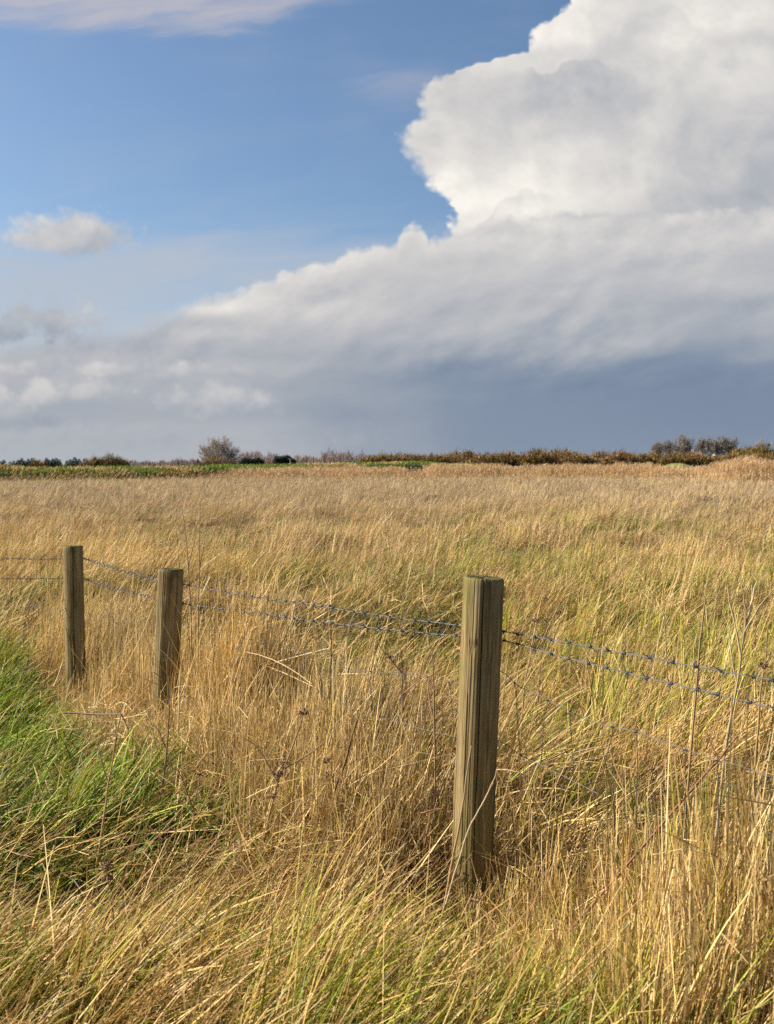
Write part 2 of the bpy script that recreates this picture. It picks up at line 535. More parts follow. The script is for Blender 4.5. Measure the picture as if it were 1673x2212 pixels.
STRAW = np.array([(0.52, 0.375, 0.165), (0.45, 0.31, 0.125), (0.62, 0.47, 0.24), (0.38, 0.25, 0.095), (0.54, 0.37, 0.15)])
PALE = np.array([(0.50, 0.385, 0.205), (0.40, 0.295, 0.145), (0.64, 0.51, 0.30), (0.33, 0.23, 0.105), (0.55, 0.42, 0.22)])
OLIVE = np.array([(0.27, 0.255, 0.045), (0.34, 0.295, 0.065), (0.21, 0.225, 0.030), (0.38, 0.32, 0.085)])
GREEN = np.array([(0.125, 0.205, 0.014), (0.17, 0.25, 0.020), (0.085, 0.150, 0.012), (0.23, 0.29, 0.030), (0.060, 0.115, 0.014)])
BROWN = np.array([(0.17, 0.095, 0.04), (0.22, 0.13, 0.055), (0.12, 0.07, 0.035)])
TINT = np.array([1.03, 0.93, 0.78])
STRAW, PALE, OLIVE = STRAW * TINT, PALE * TINT, OLIVE * TINT
def pick(pal, n, rng=None, var=0.27):
    rng = rng or RNG
    c = pal[rng.integers(0, len(pal), n)]
    return c * rng.uniform(1 - var, 1 + var, (n, 1))

# ------------------------------------------------------------------ grass cover
def wedge(n, y0, y1, m=0.5, k=0.40):
    """points spread evenly over the part of the meadow between two distances"""
    out = []
    while sum(len(o) for o in out) < n:
        wmax = k * y1 + m
        x = RNG.uniform(-wmax, wmax, n)
        y = RNG.uniform(y0, y1, n)
        ok = np.abs(x) < k * y + m
        out.append(np.stack([x[ok], y[ok]], -1))
    return np.concatenate(out)[:n]

def rootz(p, dz=-0.01):
    return np.column_stack([p, ground_h(p[:, 0], p[:, 1]) + dz])

def gblob(x, y, cx, cy, rx, ry):
    return np.exp(-((x - cx) / rx) ** 2 - ((y - cy) / ry) ** 2)

def trample(x, y):
    """how far the grass is beaten down: in front of the posts and in the hollows"""
    f = np.maximum(gblob(x, y, 0.22, 3.22, 0.36, 0.52) * 1.0, gblob(x, y, -1.33, 5.75, 0.24, 0.40) * 0.35)
    f = np.maximum(f, gblob(x, y, -2.30, 7.5, 0.30, 0.65) * 0.8)
    return np.clip(1 - 0.85 * f, 0.12, 1)

def greenness(x, y):
    """0 dry .. 1 lush, on the ground plane"""
    g = sstep(fbm(x * 0.55 + 11, y * 0.42 + 3, 3), 0.54, 0.70) * 0.62 * (1 - 0.85 * sstep(y, 10, 26))
    for cx, cy, rx, ry, a in ((2.9, 9.0, 1.0, 1.0, 0.9), (2.2, 10.3, 1.1, 0.8, 0.6), (3.6, 12.5, 1.2, 1.0, 0.8), (0.05, 8.2, 0.55, 0.5, 0.8), (-0.55, 8.6, 0.4, 0.45, 0.8),
                              (1.25, 6.3, 0.55, 0.4, 0.9), (-1.5, 15.0, 1.3, 0.8, 0.7), (2.6, 17.5, 0.9, 1.0, 0.8), (0.6, 13.0, 0.5, 0.6, 0.6), (2.3, 7.3, 0.7, 0.5, 0.7),
                              (4.4, 30, 2.5, 2.5, 0.5), (6.5, 25, 2.0, 1.6, 0.5), (0.95, 10.4, 0.4, 0.5, 0.8), (1.5, 8.6, .5, .5, .5), (-4.5, 13, 1.0, 0.5, 0.6), (1.0, 4.6, 0.6, 0.35, 0.55)):
        g = np.maximum(g, a * gblob(x, y, cx, cy, rx, ry) * (0.6 + 0.8 * vnoise(x * 3, y * 3)))
    return np.clip(g, 0, 1)

def field_zone(pile, y0, y1, nclump, per, Lm, wd, nseg, spread, m=0.5, smin=0.30):
    """wind-combed tussocks of dry grass beyond the fence"""
    c = wedge(int(nclump * 1.28), y0, y1, m + 0.3, 0.52)
    s, t = fence_st(c[:, 0], c[:, 1])
    c = c[s < -smin + 0.5 * (vnoise(c[:, 0] * 2, c[:, 1] * 2) - 0.5)]
    nc = len(c)
    # tussock height comes in waves, some clumps taller
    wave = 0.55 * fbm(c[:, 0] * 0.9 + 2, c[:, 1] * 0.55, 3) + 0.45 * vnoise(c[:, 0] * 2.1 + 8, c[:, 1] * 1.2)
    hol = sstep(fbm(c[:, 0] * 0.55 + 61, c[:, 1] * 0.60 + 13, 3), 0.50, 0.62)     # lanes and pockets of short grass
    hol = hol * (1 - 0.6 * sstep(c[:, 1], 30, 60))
    hc = Lm * np.clip(0.10 + 1.85 * wave - 0.15, 0.15, 2) * RNG.uniform(0.65, 1.35, nc) * (1 - 0.62 * hol)
    gc = np.clip(greenness(c[:, 0], c[:, 1]) * (1.25 - 0.8 * wave) + hol * 0.32 * sstep(c[:, 1], 30, 12), 0, 1)
    tone = fbm(c[:, 0] * 0.25 + 31, c[:, 1] * 0.16 + 7, 3)
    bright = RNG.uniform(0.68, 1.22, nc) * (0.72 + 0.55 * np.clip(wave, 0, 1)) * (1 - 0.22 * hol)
    azc = RNG.normal(0.15, 0.45, nc) + (fbm(c[:, 0] * 0.5, c[:, 1] * 0.4 + 50, 2) - 0.5) * 2.2
    lnc = RNG.normal(0.66, 0.22, nc) + (wave - 0.5) * 0.6
    cnt = RNG.poisson(per * RNG.uniform(0.45, 1.55, nc))
    idx = np.repeat(np.arange(nc), cnt)
    n = len(idx)
    p = c[idx] + RNG.normal(0, spread, (n, 2)) * RNG.uniform(0.5, 1.4, nc)[idx][:, None]
    keep = np.abs(p[:, 0]) < 0.54 * p[:, 1] + m + 0.6
    p, idx = p[keep], idx[keep]
    n = len(p)
    g = np.clip(gc[idx] + RNG.normal(0, 0.10, n), 0, 1)
    u = RNG.random(n)
    isg = u < g * 0.74
    iso = (~isg) & (RNG.random(n) < 0.05 * (1 - 0.8 * sstep(p[:, 1], 12, 40)) + g * 0.4)
    col = pick(PALE, n)
    st = RNG.random(n) < 0.28
    col[st] = pick(STRAW, st.sum())
    br = RNG.random(n) < 0.07
    col[br] = pick(BROWN, br.sum())
    col[iso] = pick(OLIVE, iso.sum())
    col[isg] = pick(GREEN, isg.sum()) * np.array([1.45, 1.15, 1.2])
    dk = (~isg) & (RNG.random(n) < 0.40 * hol[idx])
    col[dk] = pick(np.vstack([BROWN * 1.3, OLIVE]), dk.sum())
    tn = ((tone[idx] - 0.5) * 0.5)[:, None]
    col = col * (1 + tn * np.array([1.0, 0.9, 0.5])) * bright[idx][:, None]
    # dry blades blend towards one mauve-grey tone with distance
    f = (sstep(p[:, 1], 8, 50) * 0.80)[:, None]
    grey = ~(isg | iso)
    col[grey] = (col * (1 - f) + np.array([0.375, 0.270, 0.170]) * f * RNG.uniform(0.75, 1.2, (n, 1)) * bright[idx][:, None])[grey]
    L = hc[idx] * RNG.uniform(0.5, 1.3, n) * np.where(isg, 0.98, 1.0)
    az = azc[idx] + RNG.normal(0, 0.55, n)
    lean = np.abs(lnc[idx] + RNG.normal(0, 0.27, n) - np.where(isg, 0.12, 0))
    curve = RNG.normal(0.50, 0.32, n)
    up = RNG.random(n) < 0.09          # a few stalks stand up straight above the rest
    lean[up] *= 0.35; curve[up] *= 0.3; L[up] *= 1.25
    pile.add(blades(rootz(p), L, az, lean, curve, wd * RNG.uniform(0.5, 1.4, n) * np.where(isg, 1.3, 1.0), col, nseg, 0.2, col2=np.clip(col * RNG.uniform(0.95, 1.3, (n, 1)), 0, 0.75)))

def thatch(pile, y0, y1, n, L, wd, pal, m=0.5, cond=None, tilt=(1.15, 0.22), k=0.40, lift=0.07):
    """dead blades lying criss-cross just over the soil"""
    p = wedge(n, y0, y1, m, k)
    if cond is not None:
        p = p[cond(p)]
    n = len(p)
    r = rootz(p, 0.0)
    r[:, 2] += RNG.uniform(0, lift, n)
    pile.add(blades(r, L * RNG.uniform(0.5, 1.4, n), RNG.normal(0.15, 1.0, n), RNG.normal(tilt[0], tilt[1], n), RNG.normal(0.2, 0.25, n),
                    wd * RNG.uniform(0.6, 1.3, n), pick(pal, n, var=0.3), 2, 0.4))

def side(p, lo=-9e9, hi=9e9):
    s, t = fence_st(p[:, 0], p[:, 1])
    return (s > lo) & (s < hi)

# --- the meadow beyond the fence
pl = Pile()
field_zone(pl, 2.2, 9.0, 1150, 52, 0.42, 0.0060, 5, 0.060, 0.6)
thatch(pl, 2.2, 9.0, 20000, 0.26, 0.0050, np.vstack([PALE, STRAW, BROWN, BROWN, OLIVE]), 0.6, lambda p: side(p, hi=0.1))
field_zone(pl, 9.0, 18.0, 2900, 36, 0.44, 0.0085, 4, 0.10, 0.6)
thatch(pl, 9.0, 18.0, 16000, 0.30, 0.010, np.vstack([PALE, STRAW, OLIVE]), 0.6, tilt=(1.0, 0.25))
field_zone(pl, 18.0, 36.0, 6500, 26, 0.44, 0.011, 3, 0.15, 1.0)
field_zone(pl, 36.0, 64.0, 11000, 18, 0.44, 0.017, 2, 0.24, 2.0)
field_zone(pl, 64.0, 126.0, 20000, 14, 0.44, 0.026, 2, 0.45, 3.0)
tag(pl.build('meadow_grass', M_BLADE), 'dry wind-combed meadow grass with greener tussocks beyond the fence', 'grass', kind='stuff')

# --- tall straw standing along the fence line
def strip(pile, n, t0, t1, s0, sw, Lm, wd, hfun=None, az=(0.2, 1.2), lean=0.10, pal=STRAW, per=14, spread=0.035, olive=0.07, cam_side=None):
    nc = n // per
    t = RNG.uniform(t0, t1, nc)
    s = RNG.normal(s0, sw, nc)
    c = NP + t[:, None] * FD + s[:, None] * FN
    idx = np.repeat(np.arange(nc), per)
    p = c[idx] + RNG.normal(0, spread, (len(idx), 2))
    n = len(p)
    h = Lm * RNG.uniform(0.6, 1.2, nc)[idx] * RNG.uniform(0.4, 1.15, n) * trample(p[:, 0], p[:, 1])
    if hfun is not None:
        h = h * hfun(t, s)[idx]
    ok = (h > 0.06) & (p[:, 1] > 2.35)
    p, h, idx = p[ok], h[ok], idx[ok]
    n = len(p)
    col = pick(np.vstack([pal, PALE]), n) * RNG.uniform(0.75, 1.2, nc)[idx][:, None] * np.array([0.98, 1.05, 1.14])
    gr = RNG.random(n) < olive
    col[gr] = pick(OLIVE, gr.sum())
    kink = (RNG.uniform(0.35, 0.9, n), np.where(RNG.random(n) < 0.25, RNG.normal(0.3, 0.8, n), 0))
    a = RNG.normal(az[0], az[1], n)
    pile.add(blades(rootz(p), h, a, np.abs(RNG.normal(lean, 0.10, n) + RNG.normal(0, 0.12, nc)[idx]), RNG.normal(0.12, 0.16, n),
                    wd * RNG.uniform(0.6, 1.4, n), col, 6, 0.3, kink=kink, col2=col * RNG.uniform(0.9, 1.25, (n, 1))))

def litter(pile, n, t0, t1, s0, sw, zs, L, wd, pal, tilt=(1.25, 0.35)):
    """broken straw lying across standing stalks"""
    t = RNG.uniform(t0, t1, n); s = RNG.normal(s0, sw, n)
    p = NP + t[:, None] * FD + s[:, None] * FN
    ok = p[:, 1] > 2.9
    p = p[ok]; n = len(p)
    r = rootz(p, 0.0)
    r[:, 2] += np.abs(RNG.normal(0, zs, n)) * trample(p[:, 0], p[:, 1])
    kink = (RNG.uniform(0.3, 0.7, n), np.where(RNG.random(n) < 0.5, RNG.normal(0.0, 0.9, n), 0))
    pile.add(blades(r, L * RNG.uniform(0.4, 1.5, n), RNG.uniform(-3.14, 3.14, n), RNG.normal(tilt[0], tilt[1], n), RNG.normal(0.1, 0.5, n), wd * RNG.uniform(0.5, 1.4, n),
                    pick(pal, n, var=0.3) * np.array([0.98, 1.04, 1.12]), 5, 0.4, kink=kink))

pl = Pile()
both = np.vstack([STRAW, PALE])
back = lambda t, s: 1.0 - 0.66 * sstep(s, -0.10, 0.12)
# thick stand by the middle post, mostly on the field side
strip(pl, 5800, 1.3, 4.9, -0.05, 0.26, 0.74, 0.0062, lambda t, s: back(t, s) * (0.75 + 0.35 * np.exp(-((t - 2.4) / 0.5) ** 2)), pal=both)
strip(pl, 1500, 1.95, 2.85, -0.02, 0.16, 0.90, 0.0066, lambda t, s: 1 - 0.5 * sstep(s, 0.08, 0.25))
strip(pl, 2500, 3.05, 4.8, -0.10, 0.15, 0.64, 0.0064, pal=both)
# thinner between the near and the middle post
strip(pl, 5600, 0.1, 1.9, 0.12, 0.20, 0.55, 0.0058, lambda t, s: 0.7 + 0.5 * vnoise(t * 3, s * 3), az=(0.1, 1.4), lean=0.2, pal=both)
# right of the near post
strip(pl, 5200, -1.55, -0.10, 0.10, 0.24, 0.55, 0.0056, lambda t, s: 0.6 + 0.8 * vnoise(t * 4, s * 4), az=(0.2, 1.5), lean=0.14, olive=0.14)
strip(pl, 1500, -1.55, -0.10, 0.12, 0.26, 0.62, 0.0068, lambda t, s: 0.6 + 0.7 * vnoise(t * 4, s * 4), az=(0.2, 1.5), lean=0.12, olive=0.2)
# beyond the left post
strip(pl, 3500, 4.7, 6.6, -0.15, 0.25, 0.70, 0.0058, back, az=(0.15, 0.8), lean=0.25, pal=both)
# stalks leaning in front
strip(pl, 900, -1.5, 2.2, 0.35, 0.18, 0.50, 0.0050, az=(0.3, 0.7), lean=0.55, pal=both)
litter(pl, 9500, 1.2, 3.55, 0.24, 0.22, 0.11, 0.22, 0.0050, both)
litter(pl, 12000, -1.5, 1.3, 0.14, 0.24, 0.12, 0.22, 0.0042, both)
litter(pl, 220, -0.9, 3.6, 0.05, 0.20, 0.26, 0.40, 0.0046, both, (1.1, 0.4))
tag(pl.build('fence_straw', M_BLADE), 'tall golden dead straw standing along the wire fence', 'straw', kind='stuff')

# --- near side of the fence: laid straw and olive grass in the foreground
def near_mix(p):
    x, y = p[:, 0], p[:, 1]
    s, t = fence_st(x, y)
    lush = sstep(-x - 0.27 * (y - 4.2), 0.36, 0.72) * sstep(y, 3.65, 3.95)                 # the green patch on the left
    lush = np.maximum(lush, 0.9 * gblob(x, y, -0.72, 4.30, 0.42, 0.22))
    lush = np.clip(lush * (0.90 + 0.8 * (fbm(x * 2.2, y * 2.2 + 5, 2) - 0.25)), 0, 1) * sstep(s, 0.28, 0.50)
    ol = np.clip(0.06 + 0.72 * sstep(fbm(x * 1.5 + 4, y * 1.5, 3), 0.45, 0.66) + 0.34 * sstep(-x, 0.2, 0.9), 0, 0.80)
    return lush, ol

pl = Pile()
HOLES = ((-1.45, 3.52, 0.55, 0.24), (-0.80, 3.62, 0.25, 0.06), (-2.45, 6.35, 0.60, 0.28), (-1.75, 4.75, 0.45, 0.12), (-0.95, 4.02, 0.4, 0.08), (-1.4, 5.1, 0.18, 0.12), (0.2, 3.0, 0.2, 0.06), (0.75, 2.95, .2, .05))
def near_zone(pile, y0, y1, nclump, per, Lm, wd, spread):
    c = wedge(nclump, y0, y1, 0.45)
    s, t = fence_st(c[:, 0], c[:, 1])
    c = c[s > 0.24 + 0.3 * (vnoise(c[:, 0] * 3, c[:, 1] * 3) - 0.5)]
    lush, ol = near_mix(c)
    nc = len(c)
    cnt = RNG.poisson(per * RNG.uniform(0.4, 1.6, nc))
    idx = np.repeat(np.arange(nc), cnt)
    n = len(idx)
    p = c[idx] + RNG.normal(0, spread, (n, 2)) * RNG.uniform(0.5, 1.4, nc)[idx][:, None]
    dark = sum(gblob(p[:, 0], p[:, 1], *h) for h in HOLES)
    keep = RNG.random(n) > dark * 0.95
    p, idx = p[keep], idx[keep]
    n = len(p)
    isl = RNG.random(n) < lush[idx] * 0.92
    oc = np.clip(ol[idx] + RNG.normal(0, 0.25, nc)[idx], 0, 0.9)
    iso = (~isl) & (RNG.random(n) < oc)
    col = pick(PALE, n)
    st = RNG.random(n) < 0.5
    col[st] = pick(STRAW, st.sum())
    col[iso] = pick(np.vstack([OLIVE, OLIVE, GREEN * np.array([1.5, 1.25, 1.3])]), iso.sum())
    col[isl] = pick(GREEN, isl.sum()) * np.array([1.12, 1.0, 1.0]) * RNG.uniform(0.6, 1.5, (isl.sum(), 1))
    col = col * RNG.uniform(0.75, 1.22, nc)[idx][:, None]
    wave = 0.5 * fbm(c[:, 0] * 1.6, c[:, 1] * 1.6 + 9, 2) + 0.5 * vnoise(c[:, 0] * 3.3, c[:, 1] * 3.3 + 3)
    azc = RNG.normal(0.30, 0.42, nc) + (fbm(c[:, 0] * 0.8, c[:, 1] * 0.8 + 70, 2) - 0.5) * 1.8
    lnc = RNG.normal(0.60, 0.18, nc) + (wave - 0.5) * 0.7
    L = Lm * (0.30 + 1.35 * wave[idx]) * RNG.uniform(0.5, 1.3, n) * np.where(isl, 0.78, 1.0) * np.where(iso, 0.85, 1.0)
    tr = trample(p[:, 0], p[:, 1])
    # beaten down towards the fence, above all on the green side
    yy, xx = p[:, 1], p[:, 0]
    low = 1 - 0.50 * sstep(yy, 2.75, 3.25) * (1 - sstep(yy, 3.9, 4.4)) - 0.22 * sstep(-xx, 0.25, 0.7) * (1 - sstep(yy, 3.9, 4.3))
    L = L * tr * low
    tr = tr * (0.55 + 0.45 * low)
    w = wd * RNG.uniform(0.5, 1.4, n) * np.where(isl, 1.35, 1.0)
    az = azc[idx] + RNG.normal(0, 0.48, n)
    wild = RNG.random(n) < 0.10
    az[wild] = RNG.uniform(-3.14, 3.14, wild.sum())
    kink = (RNG.uniform(0.3, 0.8, n), np.where(RNG.random(n) < 0.14, RNG.normal(0.5, 0.7, n), 0))
    pile.add(blades(rootz(p), L, az, np.abs(lnc[idx] + RNG.normal(0, 0.25, n)) + (1 - tr) * 0.5, RNG.normal(0.42, 0.30, n) + isl * 0.25, w, col, 6, 0.2, kink=kink,
                    col2=np.clip(col * RNG.uniform(0.95, 1.3, (n, 1)), 0, 0.75)))
near_zone(pl, 2.2, 4.2, 820, 48, 0.50, 0.0060, 0.055)
near_zone(pl, 4.2, 10.0, 1200, 52, 0.36, 0.0062, 0.075)
thatch(pl, 2.2, 5.0, 13000, 0.26, 0.0044, np.vstack([PALE, STRAW, BROWN, BROWN, OLIVE]), 0.45, lambda p: side(p, lo=0.1) & (sum(gblob(p[:, 0], p[:, 1], *h) for h in HOLES) < 0.5), lift=0.09)
thatch(pl, 5.0, 10.0, 10000, 0.24, 0.0055, np.vstack([OLIVE, STRAW, GREEN]), 0.45, lambda p: side(p, lo=0.3) & (sum(gblob(p[:, 0], p[:, 1], *h) for h in HOLES) < 0.5))
# broad fresh leaves pushing through
n = 420
p = wedge(n, 2.35, 4.6, 0.3)
s_, t_ = fence_st(p[:, 0], p[:, 1])
p = p[(vnoise(p[:, 0] * 2.2 + 5, p[:, 1] * 2.2) > 0.45) & (np.abs(t_ - 0.1) > 0.25)]
n = len(p)
pl.add(blades(rootz(p), RNG.uniform(0.18, 0.42, n), RNG.normal(0.3, 1.1, n), np.abs(RNG.normal(0.35, 0.2, n)), RNG.normal(0.9, 0.4, n), 0.0085 * RNG.uniform(0.6, 1.3, n), pick(GREEN * 1.15, n), 8, 0.1))
tag(pl.build('verge_grass', M_BLADE), 'tangled green and straw coloured grass on the near side of the fence', 'grass', kind='stuff')

# ------------------------------------------------------------------ tubes
def tube(pts, rad, sides=6, cap=True):
    """tube along pts (k,3) with radius per point; returns V, F(quads), F3"""
    pts = np.asarray(pts, float)
    k = len(pts)
    rad = np.broadcast_to(np.asarray(rad, float), (k,))
    tan = np.gradient(pts, axis=0)
    tan /= np.linalg.norm(tan, axis=1, keepdims=True) + 1e-12
    ref = np.array([0.0, 0, 1.0]) if abs(tan[:, 2]).mean() < 0.8 else np.array([1.0, 0, 0])
    a = np.cross(tan, ref); a /= np.linalg.norm(a, axis=1, keepdims=True) + 1e-12
    b = np.cross(tan, a)
    ang = np.arange(sides) / sides * 2 * math.pi
    V = pts[:, None] + rad[:, None, None] * (np.cos(ang)[None, :, None] * a[:, None] + np.sin(ang)[None, :, None] * b[:, None])
    V = V.reshape(-1, 3)
    i, j = np.meshgrid(np.arange(k - 1), np.arange(sides), indexing='ij')
    j2 = (j + 1) % sides
    F = np.stack([i * sides + j, i * sides + j2, (i + 1) * sides + j2, (i + 1) * sides + j], -1).reshape(-1, 4)
    return V, F

class Tubes:
    def __init__(self):
        self.v, self.f, self.c, self.n = [], [], [], 0
    def add(self, pts, rad, sides=6, col=(0.3, 0.2, 0.1)):
        V, F = tube(pts, rad, sides)
        self.raw(V, F, col)
    def raw(self, V, F, col):
        self.v.append(V); self.f.append(F + self.n)
        c = np.asarray(col, float)
        self.c.append(np.broadcast_to(c, (len(V), 3)))
        self.n += len(V)
    def build(self, name, mat, parent=None, smooth=True):
        return mesh_np(name, np.concatenate(self.v), np.concatenate(self.f), mat, np.concatenate(self.c), parent, smooth)

def at(px, py, d):
    """point seen at (px, py) of the 1673 x 2212 picture at distance d"""
    return np.array([(px - CX) / FP * d, d, EYE - (py - HY) / FP * d])

# ------------------------------------------------------------------ posts
def post_mat():
    m, t, p, out = new_mat('weathered_post_wood')
    tc = t.nodes.new('ShaderNodeTexCoord')
    sp = t.nodes.new('ShaderNodeSeparateXYZ')
    t.links.new(tc.outputs['Object'], sp.inputs[0])
    x, y, z = (N(t, sp.outputs[i]) for i in range(3))
    oi = t.nodes.new('ShaderNodeObjectInfo')
    rnd = N(t, oi.outputs['Random']) * 20.0
    wob = noise(t, vec(t, x * 6, y * 6, z * 2.2 + rnd), 1.0, 3) - 0.5
    g1 = noise(t, vec(t, x * 60 + wob * 3, y * 60 + wob * 3, z * 1.6 + rnd), 1.0, 4, 0.6)
    g2 = noise(t, vec(t, x * 220 + wob * 5, y * 220 + wob * 5, z * 5 + rnd), 1.0, 3, 0.6)
    blot = noise(t, vec(t, x * 9, y * 9, z * 4 + rnd), 1.0, 4, 0.6)
    grain = g1 * 0.6 + g2 * 0.4
    c = ramp(t, grain, [(0.28, (0.070, 0.046, 0.017)), (0.42, (0.175, 0.125, 0.050)), (0.55, (0.29, 0.22, 0.108)), (0.72, (0.46, 0.365, 0.20))])
    # silver weathering and brown blotches of no regular size
    pat = noise(t, vec(t, x * 14 + wob * 4, y * 14, z * 3.2 + rnd * 1.7), 1.0, 4, 0.62)
    c = mix(t, pat.smooth(0.50, 0.72) * 0.5, c, mix(t, grain, (0.10, 0.085, 0.06), (0.40, 0.355, 0.27)))
    c = mix(t, pat.smooth(0.47, 0.30) * 0.6, c, (0.085, 0.055, 0.024))
    # green algae in patches, heavier towards the foot and the top
    alg = (blot + z.smooth(0.55, 0.15) * 0.16 + z.smooth(1.0, 1.17) * 0.10).smooth(0.50, 0.72) * 0.60
    c = mix(t, alg, c, mix(t, grain, (0.075, 0.080, 0.016), (0.20, 0.19, 0.045)))
    # old damp streaks
    st = noise(t, vec(t, x * 22, y * 22, z * 0.9 + rnd + 5), 1.0, 3, 0.55)
    c = mix(t, st.smooth(0.54, 0.70) * 0.75, c, (0.055, 0.038, 0.020))
    geo = t.nodes.new('ShaderNodeNewGeometry')
    sn = t.nodes.new('ShaderNodeSeparateXYZ')
    t.links.new(geo.outputs['Normal'], sn.inputs[0])
    topm = N(t, sn.outputs[2]).smooth(0.5, 0.9)
    ring = noise(t, vec(t, x * 40, y * 40, rnd), 1.0, 4, 0.6)
    c = mix(t, topm, c, ramp(t, ring, [(0.3, (0.05, 0.045, 0.018)), (0.6, (0.13, 0.12, 0.045)), (0.8, (0.22, 0.19, 0.09))]))
    c = mix(t, 1.0, c, (0.84, 0.82, 0.78), 'MULTIPLY')
    t.links.new(c.s, p.inputs['Base Color'])
    p.inputs['Roughness'].default_value = 0.85
    p.inputs['Specular IOR Level'].default_value = 0.2
    bm_ = t.nodes.new('ShaderNodeBump')
    bm_.inputs['Strength'].default_value = 0.7
    bm_.inputs['Distance'].default_value = 0.004
    t.links.new(grain.s, bm_.inputs['Height'])
    t.links.new(bm_.outputs[0], p.inputs['Normal'])
    return m
M_POST = post_mat()

def metal_mat():
    m, t, p, out = new_mat('galvanised_wire')
    tc = t.nodes.new('ShaderNodeTexCoord')
    n = noise(t, N(t, tc.outputs['Object']), 30, 4, 0.6)
    c = ramp(t, n, [(0.3, (0.05, 0.05, 0.054)), (0.6, (0.095, 0.097, 0.108)), (0.8, (0.10, 0.075, 0.055))])
    t.links.new(c.s, p.inputs['Base Color'])
    p.inputs['Metallic'].default_value = 0.2
    p.inputs['Roughness'].default_value = 0.5
    return m
M_WIRE = metal_mat()

def make_post(top, foot, r, cracks, seed, label, bevel=0.006, knots=()):
    """round sawn timber post with drying cracks; top and foot are axis points in the world"""
    rg = np.random.default_rng(seed)
    top, foot = np.array(top), np.array(foot)
    H = np.linalg.norm(top - foot) + 0.25
    na, nz = 320, 70
    z = np.concatenate([np.linspace(-0.25, H - 0.25 - bevel * 1.2, nz)])
    th = np.linspace(0, 2 * math.pi, na, endpoint=False)
    Z, T = np.meshgrid(z, th, indexing='ij')
    R = r * (1 + 0.012 * np.sin(2 * T + seed) + 0.008 * np.sin(3 * T + 2 * seed + Z * 1.5))
    R = R + 0.0016 * (fbm(T * 6 + seed * 7, Z * 1.2, 3) - 0.5) * 2 + 0.0010 * (vnoise(T * 22 + seed, Z * 0.8) - 0.5) * 2
    R = R * (1 + 0.02 * (1 - (Z + 0.25) / H))
    for (a0, wob, z0, z1, dep, wid) in cracks:
        ac = a0 + wob * (fbm(Z * 3 + seed, Z * 0 + a0, 2) - 0.5)
        da = (T - ac + math.pi) % (2 * math.pi) - math.pi
        fade = sstep(Z, z0, z0 + 0.12) * (1 - sstep(Z, z1 - 0.02, z1))
        R = R - dep * fade * np.exp(-(da / wid) ** 2)
    for (a0, zk, s) in knots:
        da = ((T - a0 + math.pi) % (2 * math.pi) - math.pi) * r
        q = (da ** 2 + ((Z - zk) * 0.7) ** 2) / (s * s)
        R = R + 0.003 * np.exp(-q) - 0.005 * np.exp(-((q - 1.2) / 0.35) ** 2)
    rings = [np.stack([R * np.cos(T), R * np.sin(T), Z], -1)]
    # softened arris, then the sawn end
    zt = z[-1]
    Rl = R[-1]
    tops = []
    for f, dz in ((1 - 0.35 * bevel / r, bevel * 0.7), (1 - bevel / r, bevel * 1.15), (1 - 2.2 * bevel / r, bevel * 1.25), (0.6, bevel * 1.1), (0.3, bevel * 1.2), (0.02, bevel * 1.1)):
        jit = 1 + 0.004 * rg.normal(size=na)
        tops.append(np.stack([Rl * f * np.cos(th) * jit, Rl * f * np.sin(th) * jit, np.full(na, zt + dz) + 0.0012 * rg.normal(size=na) + 0.05 * Rl * f * np.cos(th + seed)], -1))
    V = np.concatenate([rings[0].reshape(-1, 3)] + tops)
    nr = nz + len(tops)
    i, j = np.meshgrid(np.arange(nr - 1), np.arange(na), indexing='ij')
    j2 = (j + 1) % na
    F = np.stack([i * na + j, i * na + j2, (i + 1) * na + j2, (i + 1) * na + j], -1).reshape(-1, 4)
    o = mesh_np('fence_post', V, F, M_POST, smooth=True)
    ax = Vector(top - foot)
    o.location = foot
    o.rotation_euler = Vector((0, 0, 1)).rotation_difference(ax.normalized()).to_euler()
    tag(o, label, 'fence post', 'wooden posts of the wire fence')
    return o

# bearings on the post: -pi/2 faces the camera, pi is the sunny left, 0 the shaded right
post_near = make_post((0.36, 3.70, 1.160), (0.312, 3.70, 0.0), 0.0745,
          [(-1.63, 0.22, 0.10, 1.3, 0.030, 0.013), (-1.15, 0.3, 0.25, 0.95, 0.006, 0.012), (-1.95, 0.3, 0.0, 0.55, 0.005, 0.014), (-2.25, 0.25, -0.1, 0.75, 0.004, 0.02), (-0.7, .3, .3, .8, .005, .014)], 3,
          'thickest round wooden post with a long vertical crack, nearest to the camera', 0.007, [(-2.08, 0.925, 0.012), (-0.93, 0.845, 0.02)])
post_mid = make_post((-1.322, 6.10, 0.940), (-1.372, 6.10, -0.16), 0.0765,
          [(-1.83, 0.10, 0.0, 1.25, 0.026, 0.013), (-0.9, 0.3, 0.2, 0.9, 0.005, 0.014)], 8,
          'post with a moss-rimmed rounded top, half sunk in tall straw', 0.013, [(-1.6, 0.55, 0.02)])
post_left = make_post((-2.540, 8.05, 0.920), (-2.515, 8.05, -0.24), 0.0765,
          [(-1.35, 0.25, 0.15, 1.25, 0.022, 0.030), (-0.8, 0.3, 0.3, 0.9, 0.004, 0.014)], 14,
          'farthest post, mossy with a dark stained face, at the edge of the green patch', 0.008)

# ------------------------------------------------------------------ wires
def resample(pts, step):
    pts = np.asarray(pts, float)
    d = np.r_[0, np.cumsum(np.linalg.norm(np.diff(pts, axis=0), axis=1))]
    n = max(int(d[-1] / step), 2)
    s = np.linspace(0, d[-1], n + 1)
    return np.stack([np.interp(s, d, pts[:, k]) for k in range(3)], -1), s

